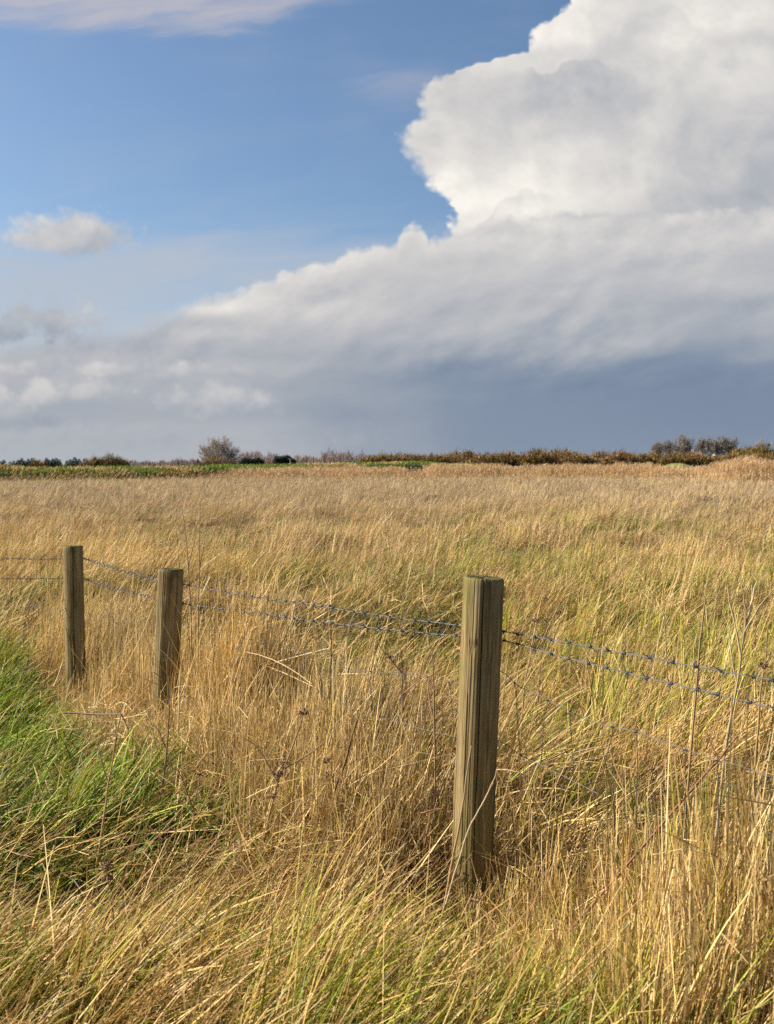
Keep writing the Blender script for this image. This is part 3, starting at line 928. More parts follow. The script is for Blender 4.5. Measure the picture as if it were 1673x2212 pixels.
def sag_path(anchors, sags):
    out = []
    for a, b, sg in zip(anchors[:-1], anchors[1:], sags):
        a, b = np.array(a), np.array(b)
        k = 24
        for i in range(k):
            u = i / k
            q = a * (1 - u) + b * u
            q[2] -= sg * 4 * u * (1 - u)
            out.append(q)
    out.append(np.array(anchors[-1]))
    return np.array(out)

def barb_mesh():
    """one barb: a wire wound twice round the strand with four cut points"""
    T_ = Tubes()
    u = np.linspace(0, 1, 22)
    a = u * 4.2 * math.pi
    hel = np.stack([(u - 0.5) * 0.013, 0.0042 * np.cos(a), 0.0042 * np.sin(a)], -1)
    T_.add(hel, 0.0017, 5, (0.22, 0.22, 0.24))
    for k, (ang, sx) in enumerate(((0.4, -1), (0.4 + math.pi, -1), (0.4 + math.pi / 2, 1), (0.4 + 3 * math.pi / 2, 1))):
        d = np.array([sx * 0.25, math.cos(ang), math.sin(ang)])
        p0 = np.array([sx * 0.005, 0, 0]) + 0.003 * d
        T_.add([p0, p0 + d * 0.015, p0 + d * 0.024], [0.0016, 0.0014, 0.0004], 5, (0.18, 0.18, 0.2))
    o = T_.build('barb', M_WIRE)
    me = o.data
    bpy.data.objects.remove(o)
    return me
BARB = barb_mesh()

def barbed_wire(anchors, sags, label, seed, pitch=0.092):
    rg = np.random.default_rng(seed)
    path = sag_path(anchors, sags)
    root = empty('barbed_wire', (0, 0, 0))
    tag(root, label, 'barbed wire', 'barbed wires of the fence')
    P, s = resample(path, 0.0065)
    P = P + np.stack([0 * s, 0.004 * (vnoise(s * 3 + seed, s * 0) - 0.5), 0.012 * (fbm(s * 2.2 + seed * 3, s * 0, 2) - 0.5)], -1)
    tan = np.gradient(P, axis=0); tan /= np.linalg.norm(tan, axis=1, keepdims=True)
    a = np.cross(tan, [0, 0, 1.0]); a /= np.linalg.norm(a, axis=1, keepdims=True)
    b = np.cross(tan, a)
    for ph in (0, math.pi):
        T_ = Tubes()
        w = (s / 0.045 * 2 * math.pi + ph)[:, None]
        T_.add(P + 0.0014 * (np.cos(w) * a + np.sin(w) * b), 0.0012, 5, (0.25, 0.26, 0.28))
        T_.build('wire_strand', M_WIRE, root)
    k = 0
    for q in np.arange(0.05, s[-1], pitch):
        i = int(np.searchsorted(s, q + rg.normal(0, 0.006)))
        if i >= len(P) - 1:
            break
        if k >= 100:
            break
        o = bpy.data.objects.new('barb', BARB)
        COL.objects.link(o)
        o.parent = root
        o.location = P[i]
        e = Vector((1, 0, 0)).rotation_difference(Vector(tan[i]))
        o.rotation_mode = 'QUATERNION'
        from mathutils import Quaternion
        o.rotation_quaternion = e @ Quaternion((1, 0, 0), rg.uniform(0, 6.28))
        k += 1
    return root

# the wires run along the field side of the posts; at the left post the fence turns parallel to the picture
BK = 0.085
def on_post(pt, z, back=BK):
    q = np.array([pt[0], pt[1]]) - FN * back
    return (q[0], q[1], z)
RE = NP - FD * 2.3
wire1 = barbed_wire([(RE[0], RE[1], 1.045), on_post(NP, 0.955), on_post(MP, 0.845), on_post(LP, 0.815), (-3.9, 8.10, 0.815)], [0.006, 0.012, 0.018, 0.003],
                    'upper of the two barbed wires, level with the crack at the near post', 1)
wire2 = barbed_wire([(RE[0], RE[1], 0.925), on_post(NP, 0.920), on_post(MP, 0.725), on_post(LP, 0.648), (-3.9, 8.10, 0.66)], [0.004, 0.010, 0.014, 0.003],
                    'lower of the two barbed wires, running just under the other', 2)

# ------------------------------------------------------------------ old stock netting
def fence_pt(px, py, off=-0.09):
    """point of the fence plane seen at (px, py)"""
    u = (px - CX) / FP
    P0 = NP + FN * off
    t = (u * P0[1] - P0[0]) / (FD[0] - u * FD[1])
    q = P0 + FD * t
    return np.array([q[0], q[1], EYE - (py - HY) / FP * q[1]])

def netting():
    root = empty('wire_netting', (0.33, 3.75, 0.0))
    loc = np.array([0.33, 3.75, 0.0])
    tag(root, 'slack old stock netting sagging between posts below the barbed wires', 'netting')
    top = [(0, 1300), (130, 1318), (300, 1338), (395, 1352), (470, 1366), (513, 1375), (596, 1388), (650, 1408), (700, 1411), (747, 1442), (797, 1451), (905, 1458), (960, 1474), (985, 1478),
           (1085, 1449), (1125, 1487), (1196, 1519), (1261, 1549), (1301, 1567), (1387, 1587), (1434, 1607), (1513, 1630), (1592, 1652), (1653, 1675), (1760, 1710)]
    mid = [(300, 1425), (470, 1452), (549, 1471), (589, 1483), (639, 1497), (714, 1517), (783, 1543), (840, 1553), (920, 1575), (990, 1592), (1078, 1596), (1125, 1630), (1211, 1672), (1290, 1713)]
    lines = []
    for pts in (top, mid):
        Q = np.array([fence_pt(*p) for p in pts])
        P, s = resample(Q, 0.02)
        P[:, 1] += 0.02 * (fbm(s * 4, s * 0 + len(pts), 2) - 0.5)
        P[:, 2] += 0.012 * (vnoise(s * 9, s * 0 + len(pts)) - 0.5)
        # smooth the kinks a little
        for _ in range(2):
            P[1:-1] = 0.25 * P[:-2] + 0.5 * P[1:-1] + 0.25 * P[2:]
        T_ = Tubes()
        T_.add(P - loc, 0.0013, 5, (0.25, 0.26, 0.28))
        T_.build('line_wire', M_WIRE, root)
        lines.append((P, s))
    rg = np.random.default_rng(4)
    P0, s0 = lines[0]
    for q in np.arange(0.06, s0[-1], 0.15):
        q = q + rg.normal(0, 0.015)
        a = np.array([np.interp(q, s0, P0[:, k]) for k in range(3)])
        pts = [a]
        for (P, s) in lines[1:]:
            d = np.abs(P[:, 0] - a[0]) + np.abs(P[:, 1] - a[1])
            i = d.argmin()
            if d[i] < 0.12:
                pts.append(P[min(max(i + rg.integers(-2, 3), 0), len(P) - 1)])
        if len(pts) == 1:
            pts.append(a + [0, 0, -0.35])
        R_, s = resample(pts, 0.02)
        R_ = R_ + np.stack([0.022 * (fbm(s * 6 + q * 7, s * 0, 2) - 0.5), 0.02 * (fbm(s * 6 + q * 5, s * 0 + 3, 2) - 0.5), 0 * s], -1) * np.minimum(s / 0.05, 1)[:, None]
        T_ = Tubes()
        u = np.linspace(0, 1, 10); an = u * 4 * math.pi
        T_.add(R_ - loc, 0.0014, 5, (0.2, 0.21, 0.22))
        kn = np.stack([(u - 0.5) * 0.010 * FD[0] + 0.0032 * np.cos(an) * FN[0], (u - 0.5) * 0.010 * FD[1] + 0.0032 * np.cos(an) * FN[1], 0.0032 * np.sin(an)], -1)
        T_.add(a - loc + kn, 0.0016, 5, (0.2, 0.2, 0.22))
        T_.build('stay_wire', M_WIRE, root)
netting()

# staples that pin the wires to each post
def staples(post, zs):
    for z in zs:
        ax = post.matrix_basis.inverted() @ Vector((post.location[0], post.location[1], z))
        fn = post.matrix_basis.to_3x3().inverted() @ Vector((-FN[0], -FN[1], 0)).normalized()
        T_ = Tubes()
        base = np.array([0, 0, ax[2]])
        side_ = np.array([-fn[1], fn[0], 0])
        f = np.array(fn) / np.linalg.norm(fn)
        pts = [base + f * 0.068 + side_ * 0.006, base + f * 0.088 + side_ * 0.006, base + f * 0.092, base + f * 0.088 - side_ * 0.006, base + f * 0.068 - side_ * 0.006]
        pts = [p + np.array([0, 0, 0.008 * (i - 2)]) for i, p in enumerate(pts)]
        T_.add(pts, 0.0018, 5, (0.15, 0.14, 0.14))
        T_.build('staple', M_WIRE, post)
bpy.context.view_layer.update()
staples(post_near, (0.955, 0.920, 0.72, 0.50))
staples(post_mid, (0.845, 0.725))
staples(post_left, (0.815, 0.648))

# ------------------------------------------------------------------ far side of the meadow
G0 = -0.20
def ax_(px, d):
    return (px - CX) / FP * d
def az_(py, d):
    return EYE - (py - HY) / FP * d

# low grass bank behind the meadow
BANK = [(-500, 80, 1003), (-150, 88, 1006), (0, 93, 1011), (80, 96, 1012), (200, 100, 1012), (300, 104, 1011), (450, 112, 1008), (620, 125, 1005), (760, 140, 1002), (900, 152, 999), (980, 160, 1004), (1060, 170, 1006)]
def bank_profile():
    out = []
    for px, d, py in BANK:
        out.append((ax_(px, d), d, az_(py, d + 5)))
    return np.array(out)
def build_bank():
    Pm = bank_profile()
    P, s = resample(Pm, 1.5)
    P[:, 2] += 0.22 * (fbm(s * 0.25, s * 0, 3) - 0.5)
    offs = np.array([-1.5, 0.5, 2.2, 4.0, 6.0, 8.5, 12.0, 16.0])
    hs = np.array([-0.3, 0.10, 0.52, 0.86, 1.0, 0.98, 0.5, -0.3])
    V = []
    for (x, y, z) in P:
        for o, h in zip(offs, hs):
            V.append((x, y + o, G0 + (z - G0) * h + 0.12 * (vnoise(np.float64(x * 0.8), np.float64((y + o) * 0.8)) - 0.5) * (h > 0.05)))
    V = np.array(V)
    n, m = len(P), len(offs)
    i, j = np.meshgrid(np.arange(n - 1), np.arange(m - 1), indexing='ij')
    F = np.stack([i * m + j, (i + 1) * m + j, (i + 1) * m + j + 1, i * m + j + 1], -1).reshape(-1, 4)
    o = mesh_np('grass_bank', V, F, bpy.data.materials['meadow_soil'], smooth=True)
    tag(o, 'low green flood bank along the left far edge of the meadow', 'bank', kind='structure')
    # its sward
    nb = 26000
    u = RNG.uniform(0, s[-1], nb)
    q = RNG.uniform(-1.2, 7.5, nb)
    x = np.interp(u, s, P[:, 0]); y = np.interp(u, s, P[:, 1]) + q; zc = np.interp(u, s, P[:, 2])
    z = G0 + (zc - G0) * np.interp(q, offs, hs)
    gr = np.clip(sstep(fbm(x * 0.11 + 3, y * 0.2 + q * 0.10, 3), 0.34, 0.48) * sstep(x, -40, -31), 0, 1)
    gr = gr * sstep(q + 2.2 * (vnoise(x * 0.5, x * 0) - 0.5) + sstep(x, -18, -6) * 2.0, 1.6, 3.0)
    isg = RNG.random(nb) < gr
    col = pick(PALE, nb)
    col[isg] = pick(np.array([(0.13, 0.20, 0.018), (0.19, 0.25, 0.03), (0.09, 0.14, 0.015), (0.24, 0.27, 0.05)]), isg.sum(), var=0.3)
    dk = (q < 0.2) & (RNG.random(nb) < 0.6) & (x < -14)
    col[dk] = pick(BROWN, dk.sum())
    tr = (~isg) & (RNG.random(nb) < 0.3)
    col[tr] = pick(OLIVE, tr.sum())
    pl = Pile()
    pl.add(blades(np.column_stack([x, y, z]), RNG.uniform(0.10, 0.42, nb), RNG.normal(0.1, 0.7, nb), RNG.normal(0.5, 0.25, nb), RNG.normal(0.4, 0.2, nb), 0.075 * RNG.uniform(0.6, 1.5, nb), col, 2, 0.2))
    tag(pl.build('bank_grass', M_FAR), 'short bright green and straw grass growing on the far flood bank', 'grass', kind='stuff')
build_bank()

# reed bed along the far edge
def reeds():
    pl = Pile()
    pr = [(330, 112, 1022), (420, 113, 1018), (480, 114, 1014), (620, 117, 1010), (760, 118, 1009), (860, 118, 1011), (890, 118, 1014), (905, 118, 1009), (930, 117, 1005), (1000, 117, 1004), (1100, 117, 1006),
          (1200, 117, 1005), (1300, 117, 1003), (1400, 115, 1003), (1435, 113, 1009), (1490, 112, 1011), (1520, 108, 1010), (1540, 102, 1002), (1560, 99, 996), (1600, 97, 990), (1660, 96, 992), (1720, 96, 992), (1800, 96, 993), (2100, 94, 991)]
    pr = np.array(pr)
    n = 60000
    px = RNG.uniform(330, 2000, n)
    d0 = np.interp(px, pr[:, 0], pr[:, 1])
    top = np.interp(px, pr[:, 0], pr[:, 2])
    dd = RNG.uniform(-3, 11, n)
    d = d0 + dd
    x = ax_(px, d)
    h = az_(top, d0 + 3) - G0
    h = h * np.clip(sstep(dd, -4.5, 2.0), 0.35, 1) * (0.80 + 0.40 * vnoise(px * 0.045, dd * 0.3)) * RNG.uniform(0.70, 1.06, n)
    r = np.column_stack([x, d, np.full(n, G0)])
    warm = np.array([(0.44, 0.30, 0.14), (0.48, 0.335, 0.155), (0.41, 0.275, 0.12), (0.50, 0.36, 0.18)])
    col = pick(warm, n, var=0.12) * (0.85 + 0.35 * vnoise(px * 0.03, dd * 0.2))[:, None]
    tipc = np.clip(col * np.array([0.95, 0.88, 0.95]), 0, 1)
    pl.add(blades(r, h, RNG.normal(0.1, 0.6, n), np.abs(RNG.normal(0.07, 0.06, n)), RNG.normal(0.16, 0.10, n), 0.035 * RNG.uniform(0.6, 1.5, n), col, 3, 0.35, col2=tipc))
    # nodding plumes
    m = n // 5
    k = RNG.choice(n, m, replace=False)
    rp = r[k].copy(); rp[:, 2] += h[k] * 0.95; rp[:, 0] += 0.05
    pl.add(blades(rp, RNG.uniform(0.18, 0.34, m), RNG.normal(0.0, 0.5, m), RNG.normal(0.5, 0.3, m), RNG.normal(0.6, 0.3, m), 0.07 * RNG.uniform(0.6, 1.3, m), pick(np.array([(0.36, 0.25, 0.14), (0.44, 0.32, 0.19)]), m), 2, 0.3))
    tag(pl.build('reed_bed', M_FAR), 'band of orange-beige reeds with nodding plumes along the far meadow edge', 'reeds', kind='stuff')
reeds()

def green_mound():
    x0, x1, d = ax_(1425, 128), ax_(1540, 128), 128
    n, m = 40, 9
    V = []
    for i in range(n):
        for j in range(m):
            u, v = i / (n - 1), j / (m - 1)
            e = math.sin(math.pi * u) ** 0.5 * math.sin(math.pi * v) ** 0.7
            V.append((x0 + (x1 - x0) * u, d + 8 * v, G0 - 0.2 + e * (az_(1000.5, 132) - G0 + 0.2) + 0.08 * e * (RNG.random() - 0.5)))
    i, j = np.meshgrid(np.arange(n - 1), np.arange(m - 1), indexing='ij')
    F = np.stack([i * m + j, (i + 1) * m + j, (i + 1) * m + j + 1, i * m + j + 1], -1).reshape(-1, 4)
    mt, t, p, out = new_mat('turf')
    g = t.nodes.new('ShaderNodeNewGeometry')
    c = ramp(t, noise(t, N(t, g.outputs['Position']), 1.2, 4, 0.6), [(0.3, (0.10, 0.11, 0.02)), (0.55, (0.17, 0.17, 0.03)), (0.8, (0.30, 0.25, 0.08))])
    t.links.new(c.s, p.inputs['Base Color'])
    p.inputs['Roughness'].default_value = 1.0
    o = mesh_np('grass_mound', np.array(V), F, mt, smooth=True)
    tag(o, 'small green turf hump in the gap of the reeds on the right', 'mound', kind='structure')
green_mound()

# ------------------------------------------------------------------ shrubs and trees
def shrub_mesh(rg, w, h, n, cols, twig=0.07, leaf=0.0, leafcol=None, flat=0.50, depth=0.8):
    """many upright twigs fanning from a broad base, with leaf flecks if asked"""
    pl = Pile()
    r = np.sqrt(rg.random(n)) * 0.42
    a = rg.uniform(0, 2 * math.pi, n)
    bx, by = np.cos(a) * r * w, np.sin(a) * r * w * depth
    lob = 0.72 + flat * vnoise(bx / w * 4 + rg.uniform(0, 50), by / w * 4 + 3)
    hh = h * (1 - flat * (r / 0.42) ** 2.2) * lob * rg.uniform(0.55, 1.03, n)
    z0 = h * rg.uniform(0.0, 0.35, n)
    L = np.maximum(hh - z0 * 0.6, 0.15 * h)
    az = a + rg.normal(0, 0.5, n)
    lean = np.clip(r / 0.42 * 0.55 + rg.normal(0, 0.16, n), 0, 1.3)
    col = cols[rg.integers(0, len(cols), n)] * rg.uniform(0.85, 1.15, (n, 1))
    pl.add(blades(np.column_stack([bx, by, z0]), L, az, lean, rg.normal(0.05, 0.25, n), twig * rg.uniform(0.5, 1.4, n) * 1.3, col, 3, 0.25, phi=rg.uniform(-1.5, 1.5, n)))
    # side sprigs
    m = n
    k = rg.integers(0, n, m)
    f = rg.uniform(0.35, 0.95, m)
    sx = bx[k] + np.sin(lean[k]) * np.cos(az[k]) * L[k] * f
    sy = by[k] + np.sin(lean[k]) * np.sin(az[k]) * L[k] * f
    sz = z0[k] + np.cos(lean[k]) * L[k] * f
    pl.add(blades(np.column_stack([sx, sy, sz]), L[k] * rg.uniform(0.12, 0.35, m), rg.uniform(0, 6.28, m), rg.normal(0.6, 0.3, m), rg.normal(-0.1, 0.3, m), twig * 0.8 * rg.uniform(0.5, 1.3, m), col[k] * rg.uniform(0.8, 1.2, (m, 1)), 2, 0.2, phi=rg.uniform(-1.5, 1.5, m)))
    lp = None
    if leaf > 0:
        lp = Pile()
        q = int(n * 2.2)
        k = rg.integers(0, n, q)
        f = rg.uniform(0.1, 0.85, q)
        P = np.column_stack([bx[k] + np.sin(lean[k]) * np.cos(az[k]) * L[k] * f, by[k] + np.sin(lean[k]) * np.sin(az[k]) * L[k] * f, z0[k] + np.cos(lean[k]) * L[k] * f]) + rg.normal(0, 0.02 * h, (q, 3))
        P[:, 2] = np.abs(P[:, 2])
        lc = leafcol[rg.integers(0, len(leafcol), q)] * rg.uniform(0.8, 1.2, (q, 1))
        lp.add(blades(P, leaf * rg.uniform(0.6, 1.4, q), rg.uniform(0, 6.28, q), rg.uniform(0.2, 2.4, q), np.zeros(q), leaf * 0.7 * rg.uniform(0.6, 1.3, q), lc, 1, 0.4, phi=rg.uniform(-1.5, 1.5, q)))
    return pl, lp

def shrub(name, label, px, d, wpx, top, base, n, cols, seed, leafcol=None, cat='shrub', group=None, twig=None, leafk=0.10, flat=0.50):
    rg = np.random.default_rng(seed)
    x, z = ax_(px, d), G0
    w = wpx / FP * d * 1.12
    h = az_(top, d) - z
    root = empty(name, (x, d, z))
    tag(root, label, cat, group)
    tw, lf = shrub_mesh(rg, w, h, n, cols, twig or 0.00036 * d, leafk * h if leafcol is not None else 0, leafcol, flat)
    tw.build('twigs', M_TWIG, root)
    if lf:
        lf.build('leaves', M_LEAF, root)
    return root

REDB = np.array([(0.22, 0.12, 0.060), (0.27, 0.155, 0.075), (0.18, 0.10, 0.048), (0.28, 0.18, 0.10)])
OLB = np.array([(0.21, 0.145, 0.036), (0.25, 0.175, 0.042), (0.16, 0.12, 0.03), (0.24, 0.13, 0.048)])
OLL = np.array([(0.17, 0.135, 0.022), (0.21, 0.155, 0.026), (0.13, 0.105, 0.018)])
GRYB = np.array([(0.23, 0.185, 0.155), (0.27, 0.22, 0.18), (0.19, 0.155, 0.13)])
MAUV = np.array([(0.30, 0.22, 0.19), (0.34, 0.255, 0.22), (0.26, 0.185, 0.155)])
DKG = np.array([(0.020, 0.036, 0.024), (0.030, 0.050, 0.032), (0.014, 0.026, 0.018), (0.026, 0.040, 0.034)])

# hedge from the middle to the right, each bush its own
HEDGE = [(1270, 985, 50, 0), (815, 981, 52, 1), (858, 979, 56, 1), (905, 983, 40, 2), (940, 980, 46, 2), (975, 983, 50, 0), (1003, 974, 60, 1), (1050, 980, 50, 2), (1090, 977, 56, 0), (1135, 981, 52, 2), (1160, 974, 50, 0),
         (1208, 972, 58, 1), (1245, 979, 50, 0), (1300, 977, 58, 2), (1340, 975, 54, 0), (1378, 978, 50, 2), (1420, 976, 60, 1), (1462, 978, 52, 2), (1500, 979, 58, 0), (1540, 981, 54, 2), (1580, 982, 50, 1), (1615, 981, 50, 0), (1655, 979, 60, 2), (1700, 980, 60, 1)]
HEDGE.sort()
KIND = ['russet bare bush', 'taller olive-brown bush with reddish top', 'low yellow-olive bush']
ORD = ['first', 'second', 'third', 'fourth', 'fifth', 'sixth', 'seventh', 'eighth', 'ninth', 'tenth', 'eleventh', 'twelfth', 'thirteenth', 'fourteenth', 'fifteenth', 'sixteenth', 'seventeenth', 'eighteenth', 'nineteenth', 'twentieth',
       'twenty-first', 'twenty-second', 'twenty-third', 'twenty-fourth', 'twenty-fifth', 'twenty-sixth', 'twenty-seventh', 'twenty-eighth', 'twenty-ninth', 'thirtieth']
for i, (px, top, w, k) in enumerate(HEDGE):
    d = 185 + (i * 37 % 11) - 0.0 * px + (40 if px < 930 else 0)
    shrub('hedge_bush', '%s, %s from left in the far hedge' % (KIND[k], ORD[i]), px, d, w * 1.30, top - 5.0, 1003, 1500, [np.vstack([REDB, OLB]), np.vstack([REDB, OLB]), np.vstack([OLB, REDB[:2]])][k], 100 + i, np.vstack([OLL, REDB * 0.8]) if k else np.vstack([OLL, REDB]), 'hedge bush',
          'bushes of the long far hedge', leafk=0.11, flat=0.34)

# mauve far wood seen as one mass behind the bank
def far_wood():
    pl = Pile()
    pr = np.array([(255, 1000), (285, 994), (330, 997), (400, 993), (430, 990), (520, 985), (545, 977), (580, 984), (630, 985), (670, 985), (690, 980), (750, 979), (800, 984), (860, 986), (950, 988)])
    n = 16000
    px = RNG.uniform(240, 950, n)
    d = RNG.uniform(330, 390, n)
    top = np.interp(px, pr[:, 0], pr[:, 1])
    h = (az_(top, 360) - G0) * (0.75 + 0.5 * vnoise(px * 0.12, px * 0)) * RNG.uniform(0.6, 1.0, n)
    pl.add(blades(np.column_stack([ax_(px, d), d, np.full(n, G0)]), h, RNG.uniform(0, 6.28, n), RNG.normal(0.10, 0.10, n), RNG.normal(0.1, 0.2, n), 0.12 * RNG.uniform(0.5, 1.4, n), pick(MAUV, n, var=0.10) * np.array([0.85, 0.88, 0.92]), 3, 0.3))
    m = 7000
    k = RNG.integers(0, n, m)
    f = RNG.uniform(0.4, 0.95, m)
    pl.add(blades(np.column_stack([ax_(px[k], d[k]) + RNG.normal(0, 0.3, m), d[k], G0 + h[k] * f]), h[k] * 0.28, RNG.uniform(0, 6.28, m), RNG.normal(0.6, 0.25, m), RNG.normal(0, 0.2, m), 0.14 * RNG.uniform(0.5, 1.4, m), pick(MAUV, m, var=0.10) * np.array([0.85, 0.88, 0.92]), 2, 0.2))
    tag(pl.build('far_wood', M_TWIG), 'far-off leafless mauve-brown wood behind the flood bank', 'wood', kind='stuff')
far_wood()

# ---- conifers
def conifer(px, d, top, wpx, seed, label, group='dark conifers at the far left', open_=1.0):
    rg = np.random.default_rng(seed)
    x = ax_(px, d)
    H = az_(top, d) - G0
    w = wpx / FP * d * 0.5
    root = empty('conifer', (x, d, G0))
    tag(root, label, 'conifer', group)
    T_ = Tubes()
    T_.add([(0, 0, -0.2), (0.02, 0, H * 0.5), (0, 0, H * 0.97)], [H * 0.025, H * 0.016, 0.02], 6, (0.05, 0.035, 0.022))
    T_.build('trunk', M_TWIG, root)
    n = 900
    z = H * (0.03 + 0.97 * (1 - np.sqrt(1 - rg.random(n) * 0.995)))
    tier = 0.78 + 0.38 * np.sin(z / H * 30 + rg.uniform(0, 6)) * 0.5 + 0.22 * rg.random(n)
    a = rg.uniform(0, 6.28, n)
    lob = 0.8 + 0.4 * vnoise(a * 1.6 + seed, z / H * 5 + seed)
    R = w * np.clip(1 - z / H, 0.02, 1) ** 0.75 * tier * lob
    rr = R * rg.uniform(0.25, 1.0, n)
    P = np.column_stack([rr * np.cos(a), rr * np.sin(a), z])
    pl = Pile()
    sz = H * 0.075
    pl.add(blades(P, sz * rg.uniform(0.7, 1.7, n), a + rg.normal(0, 0.5, n), rg.normal(1.25, 0.35, n), rg.normal(0.25, 0.3, n), sz * 0.62 * rg.uniform(0.6, 1.4, n), DKG[rg.integers(0, 4, n)] * rg.uniform(0.6, 1.5, (n, 1)), 2, 0.25, phi=rg.uniform(-1.5, 1.5, n)))
    pl.build('crown', M_LEAF, root)

xs = [(-32, 991, 34), (-14, 992, 30), (6, 992, 28), (26, 997, 26), (44, 993, 28), (59, 989, 30), (74, 993, 28), (90, 989, 30), (106, 990, 28), (121, 992, 26), (138, 995, 22), (146, 987.5, 20), (160, 991, 24), (175, 990, 22), (188, 992, 20), (205, 994, 24), (219, 990, 24), (233, 987, 28), (249, 990, 24), (266, 991, 24)]
xs = [(a * 0.667 if False else a, b, c) for a, b, c in xs]
CON = [(-20, 992, 30), (2, 994, 24), (12, 991, 20), (32, 995, 22), (44, 993, 22), (57, 991, 22), (68, 987, 22), (80, 993, 20), (90, 989, 22), (102, 987, 22), (112, 992, 18), (124, 991, 18), (146, 986, 20), (157, 991, 18), (166, 988, 18), (176, 987, 20), (186, 990, 18), (210, 993, 18), (220, 990, 20), (234, 985, 26), (248, 989, 22), (266, 988, 22)]
CON = [(a * 0.69 if a > 0 else a, b + 1.0, c) for a, b, c in CON]
for i, (px, top, w) in enumerate(CON):
    big = 'slender pointed' if w <= 20 else 'broad ragged'
    conifer(px, 400 + (i * 29 % 17), top, w * 1.0, 300 + i, '%s dark conifer, %s from the left in the far row' % (big, ORD[i]))
conifer(428, 330, 990, 12, 350, 'small dark conifer at the left foot of the big bare tree', 'dark conifers by the big bare tree')
conifer(501, 322, 981, 22, 351, 'dark pointed conifer at the right foot of the big bare tree', 'dark conifers by the big bare tree')
conifer(1577, 300, 966, 24, 352, 'dark conifer standing among the bare trees on the right', 'dark conifers of the right-hand trees')
conifer(1532, 305, 977, 18, 353, 'short dark conifer left of the white house', 'dark conifers of the right-hand trees')
conifer(1668, 290, 969, 30, 354, 'dark conifer at the right edge of the photo', 'dark conifers of the right-hand trees')

# ---- clipped dark evergreen belts
def evergreen(px, d, wpx, top, seed, label):
    rg = np.random.default_rng(seed)
    H = az_(top, d) - G0
    W = wpx / FP * d
    root = empty('evergreen_hedge', (ax_(px, d), d, G0))
    tag(root, label, 'evergreen hedge', 'dark evergreen belts behind the flood bank')
    n = 3200
    x = rg.uniform(-0.5, 0.5, n); y = rg.uniform(-1.5, 1.5, n)
    hz = H * (0.84 + 0.30 * (vnoise(x * 9 + seed, y) - 0.3)) * np.clip(1 - (np.abs(x) * 2) ** 6, 0.25, 1)
    z = hz * np.sqrt(rg.random(n))
    pl = Pile()
    sz = H * 0.12
    pl.add(blades(np.column_stack([x * W, y, z]), sz * rg.uniform(0.6, 1.4, n), rg.uniform(0, 6.28, n), rg.uniform(0, 1.6, n), rg.normal(0, 0.2, n), sz * 0.5 * rg.uniform(0.6, 1.4, n), DKG[rg.integers(0, 4, n)] * rg.uniform(0.6, 1.5, (n, 1)), 2, 0.2, phi=rg.uniform(-1.5, 1.5, n)))
    pl.build('foliage', M_LEAF, root)
    T_ = Tubes()
    for k in np.linspace(-0.42, 0.42, 7):
        T_.add([(k * W, 0, -0.1), (k * W + 0.1, 0, H * 0.7)], [0.12, 0.05], 5, (0.06, 0.04, 0.03))
    T_.build('stems', M_TWIG, root)
evergreen(545, 300, 64, 990, 360, 'long flat-topped dark evergreen hedge right of the big bare tree')
evergreen(615, 280, 56, 985.5, 361, 'rounder dark evergreen clump with a pale pole before it')

